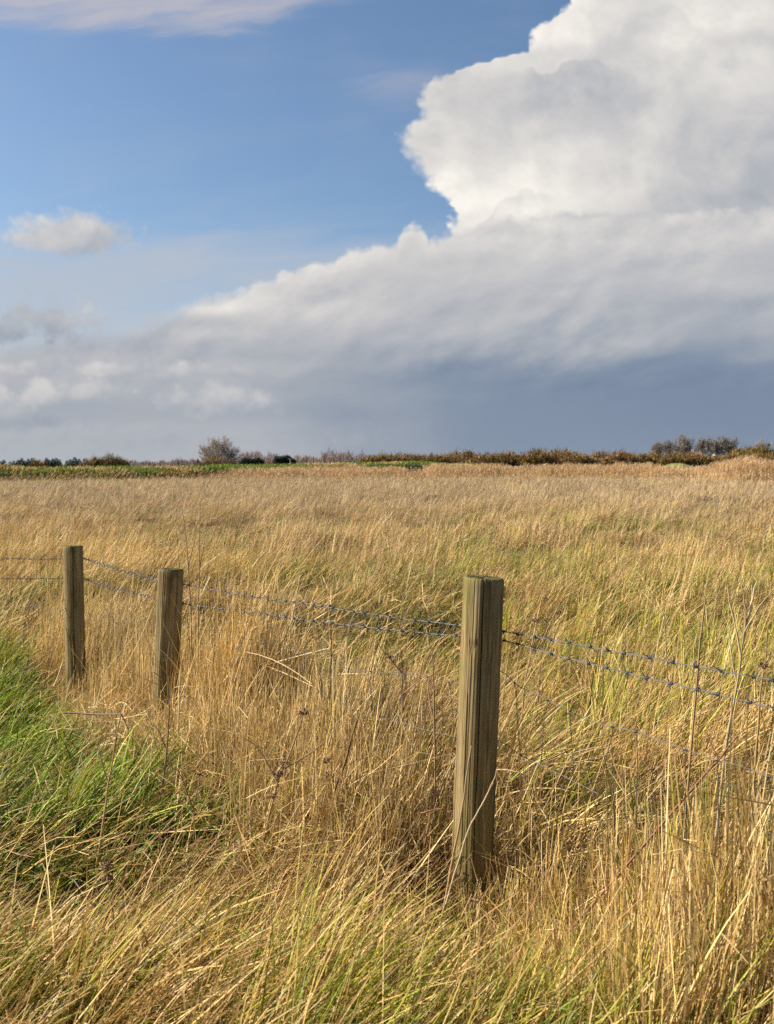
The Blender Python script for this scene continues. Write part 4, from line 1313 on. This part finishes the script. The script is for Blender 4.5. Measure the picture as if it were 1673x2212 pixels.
# ---- leafless trees grown branch by branch
def bare_tree(name, label, px, d, top, wpx, seed, style='oak', col=(0.13, 0.105, 0.085), group=None, twigs=1.0, base=None):
    rg = np.random.default_rng(seed)
    x = ax_(px, d)
    H = az_(top, d) - G0
    W = wpx / FP * d
    root = empty(name, (x, d, G0))
    tag(root, label, 'bare tree', group)
    TT, CT = Tubes(), Tubes()
    tw0, tw1 = [], []
    col = np.array(col)
    def limb(p, dirv, L, r, lev):
        k = 5
        pts = [np.array(p)]
        dv = np.array(dirv, float); dv /= np.linalg.norm(dv)
        for i in range(k - 1):
            dv = dv + rg.normal(0, 0.10 + 0.05 * lev, 3) + np.array([0, 0, 0.07 if style == 'fan' else 0.035])
            dv /= np.linalg.norm(dv)
            pts.append(pts[-1] + dv * L / (k - 1))
        rr = np.linspace(r, r * 0.5, k)
        (TT if lev == 0 else CT).add(pts, np.maximum(rr, 0.045), 6 if lev < 2 else 4, col * rg.uniform(0.8, 1.2))
        if lev >= 4:
            return
        nb = {0: 7, 1: 6, 2: 5, 3: 5}[lev]
        for b in range(nb):
            f = rg.uniform(0.35, 1.0) if lev else rg.uniform(0.45, 1.0)
            i = min(int(f * (k - 1)), k - 2)
            u = f * (k - 1) - i
            q = pts[i] * (1 - u) + pts[i + 1] * u
            aa = rg.uniform(0, 6.28)
            spread = {0: 0.75, 1: 0.70, 2: 0.75, 3: 0.8}[lev] * (0.72 if style == 'fan' else 1.0) * rg.uniform(0.6, 1.3)
            t0 = pts[i + 1] - pts[i]; t0 /= np.linalg.norm(t0)
            s1 = np.cross(t0, rg.normal(size=3)); s1 /= np.linalg.norm(s1)
            nd = t0 * math.cos(spread) + s1 * math.sin(spread)
            if lev >= 1 and nd[2] < -0.1:
                nd[2] *= -0.3
            limb(q, nd, L * rg.uniform(0.48, 0.74), r * (0.55 if lev else 0.5), lev + 1)
        if lev == 3:
            for b in range(int(5 * twigs)):
                i = rg.integers(0, k)
                tw0.append(pts[i]); tw1.append(dv)
    if style == 'fan':
        n0 = 8
        for a in range(n0):
            f = (a + 0.5) / n0 * 2 - 1
            limb((f * W * 0.10, rg.uniform(-0.4, 0.4), -0.2), (f * 0.62 + rg.normal(0, 0.05), rg.normal(0, 0.22), 1.0), H * rg.uniform(0.46, 0.56) * (1 - 0.12 * f * f), H * 0.022, 1)
    else:
        limb((0, 0, -0.2), (rg.normal(0, 0.05), rg.normal(0, 0.05), 1.0), H * 0.52, H * 0.032, 0)
    # fine twigs filling the rounded crown
    nd = int((3200 if style == 'fan' else 850))
    u = rg.normal(size=(nd, 3)); u /= np.linalg.norm(u, axis=1, keepdims=True)
    zc = 0.42 if style == 'fan' else 0.70
    u[:, 2] = np.where(u[:, 2] < -0.35, -u[:, 2], u[:, 2])
    rad = rg.random(nd) ** 0.38
    an = np.arctan2(u[:, 1], u[:, 0])
    lobs = 0.80 + 0.30 * vnoise(u[:, 0] * 2.6 + seed, u[:, 2] * 2.6 + u[:, 1] * 2.0 + 7)
    dome = u * (rad * lobs)[:, None] * np.array([W * 0.54, W * 0.46, H * (1 - zc) * 1.08]) + np.array([0, 0, H * zc])
    keepd = vnoise(dome[:, 0] / W * 9 + seed, dome[:, 2] / H * 7 + dome[:, 1] / W * 4) > (0.30 if style == 'fan' else 0.40)
    dome, u = dome[keepd], u[keepd]
    dv_ = dome - np.array([0, 0, H * zc * 0.3]); dv_ /= np.linalg.norm(dv_, axis=1, keepdims=True)
    m_ = len(dome)
    start = dome - dv_ * H * 0.07
    DV = blades(start, H * rg.uniform(0.06, 0.15, m_), np.arctan2(dv_[:, 1], dv_[:, 0]) + rg.normal(0, 0.4, m_), np.arccos(np.clip(dv_[:, 2], -1, 1)) * 0.8 + rg.normal(0, 0.25, m_), rg.normal(-0.1, 0.25, m_),
                np.full(m_, max(0.00019 * d, 0.03)), np.tile(col * 1.1, (m_, 1)) * rg.uniform(0.7, 1.3, (m_, 1)), 2, 0.3, phi=rg.uniform(-1.5, 1.5, m_))
    if tw0:
        tw0a, tw1a = np.array(tw0), np.array(tw1)
        n = len(tw0a)
        az = np.arctan2(tw1a[:, 1], tw1a[:, 0]) + rg.normal(0, 0.9, n)
        ln = np.arccos(np.clip(tw1a[:, 2], -1, 1)) * 0.7 + rg.normal(0, 0.35, n)
        V, F, C = blades(tw0a, H * 0.075 * rg.uniform(0.5, 1.4, n), az, ln, rg.normal(-0.1, 0.3, n), np.full(n, max(0.00017 * d, 0.03)), np.tile(col * 1.1, (n, 1)) * rg.uniform(0.7, 1.3, (n, 1)), 2, 0.3, phi=rg.uniform(-1.5, 1.5, n))
        CT.raw(V, F, C)
    # fit the crown to the height and width it has in the photograph
    allv = np.concatenate(CT.v)
    zt = np.percentile(allv[:, 2], 99.7); xw = np.percentile(np.abs(allv[:, 0]), 98.5) * 2
    sc = np.array([W / xw, W / xw, H / zt])
    for T_ in (TT, CT):
        T_.v = [v * sc for v in T_.v]
    CT.raw(*DV)
    if TT.v:
        TT.build('trunk', M_TWIG, root)
        CT.build('crown', M_TWIG, root)
    else:
        CT.build('crown', M_TWIG, root)
    return root

bare_tree('bare_tree', 'big fan-shaped leafless tree alone on the left of the horizon', 470, 330, 944, 84, 400, 'fan', (0.38, 0.33, 0.295), twigs=3.0)
RT = [(1424, 962, 36, 'small pale bare tree, farthest left of the right-hand group'), (1441, 957, 34, 'upright bare tree, second of the right-hand group'), (1481, 945, 62, 'largest bare tree of the right-hand group, with a dense round crown'),
      (1519, 951, 40, 'slim bare tree right of the largest one'), (1543, 951, 44, 'loose-crowned bare tree above the white house'), (1573, 948, 56, 'dense bare tree with a dark conifer before it')]
for i, (px, top, w, lab) in enumerate(RT):
    bare_tree('bare_tree', lab, px, 300 + i * 7, top - 6, w * 0.84, 410 + i, 'oak', (0.205, 0.18, 0.16), 'bare trees beyond the hedge on the right', twigs=1.3)

YEL = np.array([(0.24, 0.19, 0.022), (0.20, 0.15, 0.022), (0.28, 0.23, 0.04)])
TAN = np.array([(0.25, 0.165, 0.085), (0.20, 0.125, 0.06), (0.28, 0.20, 0.11)])
shrub('willow_bush', 'yellow-twigged bush in front of the big bare tree', 465, 318, 40, 984, 1005, 1100, YEL, 501, None, 'bush', twig=0.10)
shrub('thorn_bush', 'tawny brown thicket left of the yellow bush', 448, 312, 46, 989, 1006, 1100, TAN, 502, None, 'bush', twig=0.10)
shrub('thorn_bush', 'grey-brown thicket right of the yellow bush', 488, 312, 42, 984, 1006, 1100, np.vstack([TAN, GRYB]), 503, None, 'bush', twig=0.10)
shrub('thorn_bush', 'orange-brown bush standing before the dark conifers', 81, 180, 28, 991.5, 1012, 900, np.array([(0.26, 0.15, 0.04), (0.20, 0.11, 0.035), (0.16, 0.11, 0.03)]), 504, None, 'bush', 'bushes on the left bank', twig=0.08)
shrub('thorn_bush', 'dark green-brown bush at the right end of the conifers', 204, 190, 24, 986, 1010, 900, OLB, 505, OLL, 'bush', 'bushes on the left bank')
shrub('thorn_bush', 'low russet bush beside the last conifer', 184, 186, 26, 992, 1012, 700, TAN, 506, None, 'bush', 'bushes on the left bank', twig=0.08)
shrub('thorn_bush', 'broad reddish brown bush on the left bank', 238, 190, 44, 986, 1011, 1200, np.vstack([REDB, GRYB, OLB]), 507, OLL, 'bush', 'bushes on the left bank')
shrub('thorn_bush', 'smaller dark bush right of the broad reddish one', 262, 190, 26, 988, 1011, 900, np.vstack([REDB, OLB]), 508, OLL, 'bush', 'bushes on the left bank')
shrub('thorn_bush', 'pale straw-brown mound on the bank below the conifers', 142, 112, 26, 1007, 1016, 500, PALE * 0.8, 509, None, 'bush', 'bushes on the left bank', twig=0.06)
shrub('thorn_bush', 'tiny orange bush between the two dark evergreen clumps', 580, 270, 16, 996, 1004, 500, TAN, 510, None, 'bush', twig=0.08)
shrub('olive_bush', 'tall olive bush right of the bare trees', 1612, 290, 46, 955, 990, 1500, np.vstack([OLB * 1.2, GRYB]), 511, OLL * 1.2, 'bush', 'bushes at the right end of the hedge')
shrub('olive_bush', 'broad brown bush near the right edge of the photo', 1646, 285, 40, 961, 990, 1300, np.vstack([TAN, OLB]), 512, OLL, 'bush', 'bushes at the right end of the hedge')
shrub('green_bush', 'dark green bush by the gate at the gap in the reeds', 895, 126, 30, 997, 1010, 600, np.array([(0.05, 0.065, 0.02), (0.07, 0.09, 0.03)]), 513, np.array([(0.04, 0.07, 0.02), (0.06, 0.10, 0.03)]), 'bush', twig=0.06)

# ---- gate, pole and house, all far off
def simple_mat(name, col, rough=0.7):
    m, t, p, out = new_mat(name)
    g = t.nodes.new('ShaderNodeTexCoord')
    n = noise(t, N(t, g.outputs['Object']), 3.0, 4, 0.6)
    c = ramp(t, n, [(0.3, tuple(v * 0.8 for v in col)), (0.7, tuple(min(v * 1.12, 1) for v in col))])
    t.links.new(c.s, p.inputs['Base Color'])
    p.inputs['Roughness'].default_value = rough
    return m

def box(V, F, x0, x1, y0, y1, z0, z1):
    b = len(V)
    V += [(x0, y0, z0), (x1, y0, z0), (x1, y1, z0), (x0, y1, z0), (x0, y0, z1), (x1, y0, z1), (x1, y1, z1), (x0, y1, z1)]
    F += [(b, b + 3, b + 2, b + 1), (b + 4, b + 5, b + 6, b + 7), (b, b + 1, b + 5, b + 4), (b + 1, b + 2, b + 6, b + 5), (b + 2, b + 3, b + 7, b + 6), (b + 3, b, b + 4, b + 7)]

def build_gate():
    d = 119.5
    root = empty('field_gate', (ax_(898, d), d, G0))
    tag(root, 'small dark green field gate at the gap in the reeds', 'gate')
    gm = simple_mat('green_gate_paint', (0.05, 0.07, 0.02))
    for sx in (-0.75, 0.75):
        V, F = [], []
        box(V, F, sx - 0.09, sx + 0.09, -0.09, 0.09, -0.3, 1.45)
        mesh_np('gate_post', np.array(V, float), np.array(F), gm, parent=root)
    for z in (0.35, 0.65, 0.95, 1.2):
        V, F = [], []
        box(V, F, -0.658, 0.658, -0.03, 0.03, z, z + 0.09)
        mesh_np('gate_rail', np.array(V, float), np.array(F), gm, parent=root)
build_gate()

def build_pole():
    d = 262
    root = empty('pole', (ax_(615 + 12, d), d, G0))
    T_ = Tubes()
    h = az_(990.5, d) - G0
    T_.add([(0, 0, -0.3), (0, 0, h)], [0.11, 0.09], 8, (0.42, 0.40, 0.36))
    T_.build('mast', M_TWIG, root)
    T_ = Tubes()
    T_.add([(-0.7, 0, h - 0.15), (0.7, 0, h - 0.15)], [0.05, 0.05], 6, (0.42, 0.40, 0.36))
    T_.build('crossarm', M_TWIG, root)
    tag(root, 'pale wooden pole with a short crossarm before the evergreen clump', 'pole')
build_pole()

def build_house(px, d, wpx, ridge, eave, label, wallc, roofc):
    root = empty('farmhouse', (ax_(px, d), d, G0))
    tag(root, label, 'house', 'houses among the far trees')
    w = wpx / FP * d / 2
    he, hr = az_(eave, d) - G0, az_(ridge, d) - G0
    wm, rm, gm = simple_mat('house_render', wallc), simple_mat('roof_tile', roofc), simple_mat('window_glass', (0.03, 0.035, 0.04), 0.15)
    V = [(-w, -3, -0.3), (w, -3, -0.3), (w, 3, -0.3), (-w, 3, -0.3), (-w, -3, he), (w, -3, he), (w, 3, he), (-w, 3, he), (-w, 0, hr - 0.12), (w, 0, hr - 0.12)]
    mesh_np('wall', np.array(V, float), np.array([(0, 1, 5, 4), (2, 3, 7, 6), (1, 2, 6, 5), (3, 0, 4, 7)]), wm, parent=root, F3=np.array([(5, 6, 9), (7, 4, 8)]))
    e = 0.3
    R = [(-w - e, -3.35, he - 0.12), (w + e, -3.35, he - 0.12), (w + e, 0, hr), (-w - e, 0, hr), (-w - e, 3.35, he - 0.12), (w + e, 3.35, he - 0.12)]
    R += [(a, b, c + 0.16) for a, b, c in R]
    rf = mesh_np('roof', np.array(R, float), np.array([(0, 3, 2, 1), (3, 4, 5, 2), (6, 7, 8, 9), (9, 8, 11, 10), (0, 1, 7, 6), (5, 4, 10, 11)]), rm, parent=root)
    V, F = [], []
    box(V, F, w * 0.55, w * 0.55 + 0.7, -0.35, 0.35, hr - 0.5, hr + 0.9)
    mesh_np('chimney', np.array(V, float), np.array(F), simple_mat('chimney_brick', (0.25, 0.13, 0.09)), parent=rf)
    for sx in (-0.5, 0.45):
        V, F = [], []
        box(V, F, sx * w - 0.45, sx * w + 0.45, -3.06, -3.004, he * 0.62, he * 0.62 + 1.1)
        mesh_np('window', np.array(V, float), np.array(F), gm, parent=root)
build_house(1551, 330, 15, 977, 983, 'white house half hidden behind the hedge under the bare trees', (0.80, 0.79, 0.76), (0.30, 0.30, 0.32))
build_house(1487, 345, 40, 976.5, 984, 'low house with a russet roof below the largest bare tree', (0.36, 0.25, 0.19), (0.26, 0.11, 0.075))

# ------------------------------------------------------------------ single dead stems standing in the grass
TANC, REDC, DARKC, PALEC = (0.30, 0.205, 0.105), (0.20, 0.075, 0.045), (0.115, 0.075, 0.042), (0.44, 0.34, 0.21)
def smooth_path(Q, n):
    Q = np.asarray(Q, float)
    if len(Q) == 2:
        u = np.linspace(0, 1, n)[:, None]
        return Q[0] * (1 - u) + Q[1] * u
    P = np.vstack([2 * Q[0] - Q[1], Q, 2 * Q[-1] - Q[-2]])
    out = []
    seg = max(n // (len(Q) - 1), 3)
    for i in range(1, len(P) - 2):
        for u in np.linspace(0, 1, seg, endpoint=False):
            a, b, c, e = P[i - 1], P[i], P[i + 1], P[i + 2]
            out.append(0.5 * ((2 * b) + (-a + c) * u + (2 * a - 5 * b + 4 * c - e) * u * u + (-a + 3 * b - 3 * c + e) * u ** 3))
    out.append(Q[-1])
    return np.array(out)

def dead_stem(label, d, main, r, col=TANC, branches=(), heads=(), seed=0, name='dead_stem', group=None, lean=0.0, r_end=0.35):
    """main: points from the foot up, as seen in the picture at distance d; branches have their own depth offset"""
    rg = np.random.default_rng(900 + seed)
    Q = [at(px, py, d + lean * i / max(len(main) - 1, 1)) for i, (px, py) in enumerate(main)]
    foot = Q[0].copy()
    gz = float(ground_h(foot[0], foot[1]))
    if foot[2] > gz:                       # the foot disappears in the grass: carry it on to the soil
        dirv = (Q[1] - Q[0]) / max(np.linalg.norm(Q[1] - Q[0]), 1e-6)
        k = min((foot[2] - gz) / max(dirv[2], 0.35), 1.5)
        foot = foot - dirv * k
        foot[2] = gz - 0.02
        Q = [foot] + Q
    root = empty(name, tuple(foot))
    tag(root, label, 'dead stem', group)
    P = smooth_path(Q, 26)
    s = np.linspace(0, 1, len(P))
    P = P + np.stack([0.006 * (fbm(s * 9 + seed, s * 0, 2) - 0.5), 0.010 * (fbm(s * 7 + seed, s * 0 + 5, 2) - 0.5), 0 * s], -1)
    rad = 1.1 * r * (1 - (1 - r_end) * s)
    nodes = np.abs(((s * 6 + 0.3) % 1) - 0.5) > 0.46
    T_ = Tubes()
    T_.add(P - foot, rad * np.where(nodes, 1.3, 1.0), 6, np.array(col) * rg.uniform(0.85, 1.15))
    T_.build('stalk', M_STEM, root)
    for k, (pts, rb) in enumerate(branches):
        off = rg.normal(0, 0.05)
        B = [at(px, py, d + lean * 0.5 + off * i / max(len(pts) - 1, 1)) for i, (px, py) in enumerate(pts)]
        # start exactly on the stalk
        i0 = np.linalg.norm(P - B[0], axis=1).argmin()
        B[0] = P[i0]
        Bp = smooth_path(B, 14)
        sb = np.linspace(0, 1, len(Bp))
        Bp = Bp + np.stack([0.005 * (fbm(sb * 5 + k, sb * 0, 2) - 0.5), 0.01 * (fbm(sb * 5 + k, sb * 0 + 2, 2) - 0.5), 0 * sb], -1) * np.minimum(sb * 4, 1)[:, None]
        T_ = Tubes()
        T_.add(Bp - foot, 1.2 * rb * (1 - 0.6 * sb), 5, np.array(col) * rg.uniform(0.85, 1.2))
        T_.build('branch', M_STEM, root)
    for (px, py, size) in heads:
        c = at(px, py, d + lean)
        i0 = np.linalg.norm(P - c, axis=1).argmin()
        if np.linalg.norm(P[i0] - c) < 0.05:
            c = P[i0]
        T_ = Tubes()
        nr = 13
        for j in range(nr):            # an umbel: rays ending in little clusters of seed
            a = j / nr * 6.28 + rg.normal(0, 0.2)
            e = rg.uniform(0.2, 1.1)
            v = np.array([math.cos(a) * math.sin(e), math.sin(a) * math.sin(e), math.cos(e)]) * size * rg.uniform(0.7, 1.1)
            T_.add([c - foot, c - foot + v * 0.6 + [0, 0, 0.1 * size], c - foot + v], [0.0010, 0.0008, 0.0007], 4, (0.2, 0.12, 0.06))
            for q in range(7):
                w = v + rg.normal(0, size * 0.13, 3)
                T_.add([c - foot + v * 0.92, c - foot + w, c - foot + w + rg.normal(0, 0.0022, 3)], [0.0007, 0.0022, 0.0012], 4, np.array((0.19, 0.115, 0.06)) * rg.uniform(0.7, 1.5))
        T_.build('seed_head', M_STEM, root)
    return root

GS = 'dead plant stems standing in the grass'
dead_stem('tall thin dead stem rising above the middle post, left one of the pair', 6.25, [(412, 1330), (408, 1240), (400, 1150), (393, 1092)], 0.0050, TANC, [([(407, 1220), (420, 1170), (428, 1140)], 0.003), ([(404, 1180), (396, 1150), (390, 1128)], 0.0025)], seed=1, group=GS)
dead_stem('tall thin dead stem rising above the middle post, right one of the pair', 6.35, [(428, 1350), (430, 1260), (431, 1170), (432, 1090)], 0.0052, TANC, [([(431, 1230), (440, 1180), (443, 1150)], 0.003), ([(431, 1200), (424, 1160)], 0.0025)], seed=2, group=GS)
dead_stem('pale forked dead stem with twisted tips crossing the barbed wires at the right edge', 3.25, [(1556, 1720), (1572, 1590), (1592, 1480), (1603, 1390), (1612, 1330), (1606, 1290), (1603, 1265)], 0.0044, (0.36, 0.27, 0.16),
          [([(1600, 1420), (1586, 1340), (1574, 1290), (1572, 1268)], 0.0030), ([(1604, 1390), (1620, 1320), (1628, 1280), (1636, 1255)], 0.0035), ([(1607, 1370), (1635, 1320), (1672, 1270)], 0.0028), ([(1610, 1340), (1624, 1300), (1622, 1262)], 0.0028), ([(1590, 1490), (1578, 1400), (1570, 1350)], 0.0028)], seed=3, group=GS)
dead_stem('thin brown stem right of the pale forked one, at the very edge', 3.3, [(1632, 1650), (1640, 1530), (1652, 1430), (1660, 1350)], 0.0042, TANC, [([(1648, 1460), (1668, 1400)], 0.0025)], [(1646, 1445, 0.02)], seed=4, group=GS)
dead_stem('long pale dead stem leaning right in front of the green patch on the left', 3.85, [(190, 1960), (212, 1850), (228, 1740), (236, 1680), (250, 1600), (262, 1545)], 0.0052, TANC, [([(236, 1690), (218, 1640), (206, 1600)], 0.0026), ([(244, 1640), (252, 1590), (248, 1545)], 0.0024)], seed=5, group=GS)
dead_stem('thin dark stem rising in front of the middle post', 4.3, [(330, 1800), (350, 1700), (362, 1600), (364, 1520), (362, 1440), (366, 1385)], 0.0046, (0.19, 0.12, 0.07), [([(360, 1620), (340, 1575), (324, 1560)], 0.0026), ([(362, 1580), (374, 1540)], 0.0022)], seed=6, group=GS)
dead_stem('short forked dark twig right of the green patch', 4.0, [(418, 1845), (420, 1780), (417, 1730)], 0.0044, (0.17, 0.11, 0.07), [([(418, 1750), (404, 1710), (384, 1660)], 0.0026), ([(418, 1740), (428, 1700), (432, 1672)], 0.0026), ([(419, 1760), (400, 1742), (378, 1720)], 0.002)], [(430, 1676, 0.013)], seed=7, group=GS)
dead_stem('leaning hogweed stem with several dark seed heads left of centre', 3.9, [(556, 1890), (574, 1800), (590, 1725), (604, 1680), (622, 1640), (650, 1560), (656, 1540)], 0.0056, TANC,
          [([(600, 1690), (560, 1620), (520, 1590)], 0.0028), ([(612, 1660), (680, 1620), (740, 1560)], 0.003), ([(590, 1728), (575, 1722)], 0.0022)], [(656, 1545, 0.026), (618, 1660, 0.034), (586, 1726, 0.022), (622, 1690, 0.024)], seed=8, name='hogweed', group=GS)
dead_stem('second hogweed stem with one drooping brown seed head, beside the leaning one', 4.0, [(636, 1860), (648, 1780), (660, 1730), (690, 1700), (712, 1690)], 0.0046, (0.27, 0.20, 0.09), [([(652, 1750), (640, 1700), (645, 1660)], 0.0026)], [(712, 1690, 0.034), (704, 1650, 0.024)], seed=9, name='hogweed', group=GS)
dead_stem('bare dark brown stick leaning right, left of the near post', 3.95, [(712, 1750), (730, 1690), (748, 1640), (760, 1590), (772, 1555)], 0.0066, DARKC, seed=10, group=GS, r_end=0.6)
dead_stem('straight brown stem with short side twigs, midway between two posts', 4.5, [(862, 1720), (868, 1600), (870, 1500), (868, 1430), (866, 1400)], 0.0052, (0.24, 0.13, 0.075), [([(869, 1500), (905, 1470), (930, 1450)], 0.003), ([(869, 1460), (840, 1420), (815, 1390)], 0.0028), ([(868, 1540), (880, 1500), (884, 1470)], 0.0022)], [(842, 1424, 0.018)], seed=11, group=GS)
dead_stem('paired brown stem close to the left of the near post', 3.95, [(940, 1790), (940, 1660), (938, 1540), (936, 1450), (934, 1400)], 0.0054, (0.25, 0.15, 0.08), [([(938, 1560), (925, 1490), (930, 1440)], 0.0028), ([(939, 1620), (955, 1560), (952, 1520)], 0.0024)], seed=12, group=GS)
dead_stem('slim upright stem crossing both barbed wires between the posts', 5.0, [(712, 1560), (714, 1450), (716, 1370), (713, 1325)], 0.0042, DARKC, [([(715, 1420), (735, 1380)], 0.0022)], seed=13, group=GS)
dead_stem('long dead stem lying against the foot of the near post', 3.42, [(965, 1930), (985, 1820), (1003, 1720), (1012, 1650), (1018, 1610)], 0.0056, TANC, seed=14, group=GS)
dead_stem('split straw-coloured stem crossing the face of the near post', 3.38, [(982, 1890), (1010, 1800), (1040, 1740), (1066, 1690)], 0.0044, PALEC, [([(1040, 1740), (1060, 1700), (1075, 1660)], 0.0022)], seed=15, group=GS)
dead_stem('dry stem with dark seed heads in the meadow right of the near post', 5.6, [(1165, 1480), (1172, 1400), (1182, 1345)], 0.0042, (0.2, 0.12, 0.07), [([(1174, 1400), (1160, 1360), (1155, 1345)], 0.0022), ([(1178, 1370), (1196, 1340), (1206, 1328)], 0.0022)], [(1182, 1345, 0.028), (1206, 1328, 0.024), (1156, 1345, 0.022)], seed=16, group=GS)
dead_stem('red bramble shoot arching below the wires at the right', 3.15, [(1500, 1700), (1545, 1650), (1585, 1600), (1612, 1570)], 0.0042, REDC, [([(1550, 1645), (1530, 1590), (1524, 1560)], 0.002)], seed=17, group=GS)
dead_stem('short broken reddish stem left of the near post foot', 3.6, [(926, 1830), (915, 1790), (908, 1757)], 0.0040, REDC, [([(908, 1757), (935, 1750), (960, 1746)], 0.0034)], seed=18, group=GS)
dead_stem('thin bent stem right of the near post, reaching the upper wire', 4.6, [(1128, 1560), (1134, 1470), (1148, 1400), (1132, 1340), (1126, 1290)], 0.0038, TANC, [([(1146, 1420), (1158, 1370), (1156, 1330)], 0.002)], seed=19, group=GS)
dead_stem('tall fine stem in the meadow above the upper wire, right of centre', 6.5, [(1440, 1420), (1436, 1340), (1432, 1290), (1434, 1260)], 0.0040, TANC, [([(1434, 1320), (1446, 1290)], 0.002)], seed=20, group=GS)
dead_stem('weathered stem standing left of the pale forked stem', 3.9, [(1508, 1440), (1514, 1370), (1522, 1300), (1520, 1285)], 0.0046, TANC, [([(1518, 1330), (1530, 1295)], 0.0022)], seed=21, group=GS)
dead_stem('dead stem with a drooping brown plume at the bottom left', 3.05, [(268, 2120), (250, 2010), (238, 1930), (232, 1880)], 0.0040, (0.24, 0.15, 0.08), [([(240, 1940), (252, 1900), (250, 1870)], 0.002)], [(243, 1905, 0.02), (234, 1882, 0.022)], seed=22, group=GS)
dead_stem('dark withered stem leaning left near the bottom left corner', 2.95, [(356, 2190), (340, 2100), (312, 2020), (296, 1985)], 0.0036, DARKC, [([(345, 2120), (362, 2085), (366, 2070)], 0.002)], [(362, 2078, 0.02)], seed=23, group=GS)

# a dead branch lying across the green patch
def fallen_stick():
    a, b = at(140, 1539, 5.25), at(262, 1543, 5.05)
    P = smooth_path([a, (a + b) / 2 + [0, 0.03, -0.012], b], 16)
    root = empty('fallen_stick', tuple(a))
    tag(root, 'dark dead branch lying level across the green patch below the left post', 'stick')
    T_ = Tubes(); T_.add(P - a, np.linspace(0.0050, 0.0036, len(P)), 6, DARKC); T_.build('branch_wood', M_STEM, root)
    T_ = Tubes(); T_.add([np.array(b - a), np.array(b - a) + [0.03, 0.02, -0.08], np.array(b - a) + [0.02, 0.02, -0.2]], [0.004, 0.0035, 0.003], 6, TANC); T_.build('side_twig', M_STEM, root)
fallen_stick()

# tall seed grasses arching right of the middle post
pl = Pile()
rg = np.random.default_rng(77)
n = 60
x = rg.normal(-1.02, 0.16, n); y = 6.0 + (x + 1.345) * (-1.43) + rg.normal(0, 0.12, n)
r = rootz(np.column_stack([x, y]))
pl.add(blades(r, rg.uniform(0.8, 1.45, n), rg.normal(0.1, 0.35, n), np.abs(rg.normal(0.12, 0.09, n)), rg.normal(0.45, 0.25, n), 0.0050 * rg.uniform(0.7, 1.3, n), pick(STRAW, n), 9, 0.35))
n = 9
pl.add(blades(rootz(np.column_stack([rg.normal(-1.05, 0.10, n), rg.normal(5.7, 0.1, n)])), rg.uniform(1.0, 1.4, n), rg.normal(0.0, 0.25, n), rg.uniform(0.1, 0.3, n), rg.uniform(1.1, 1.7, n), 0.0075 * rg.uniform(0.7, 1.3, n), pick(STRAW, n) * 1.1, 12, 0.4))
# scattered fine stalks over the nearer meadow
n = 420
p = wedge(n, 4.2, 20, 0.5)
p = p[side(p, hi=-0.3)]
n = len(p)
pl.add(blades(rootz(p), rg.uniform(0.55, 0.95, n) * (0.9 + 0.02 * p[:, 1]), rg.normal(0.2, 0.8, n), np.abs(rg.normal(0.10, 0.08, n)), rg.normal(0.08, 0.10, n), (0.0035 + 0.00022 * p[:, 1]) * rg.uniform(0.7, 1.3, n), pick(np.vstack([BROWN * 1.2, STRAW * 0.7]), n), 5, 0.4))
tag(pl.build('seed_grass', M_BLADE), 'tall arching seed grass stalks rising over the meadow and beside the middle post', 'grass', kind='stuff')
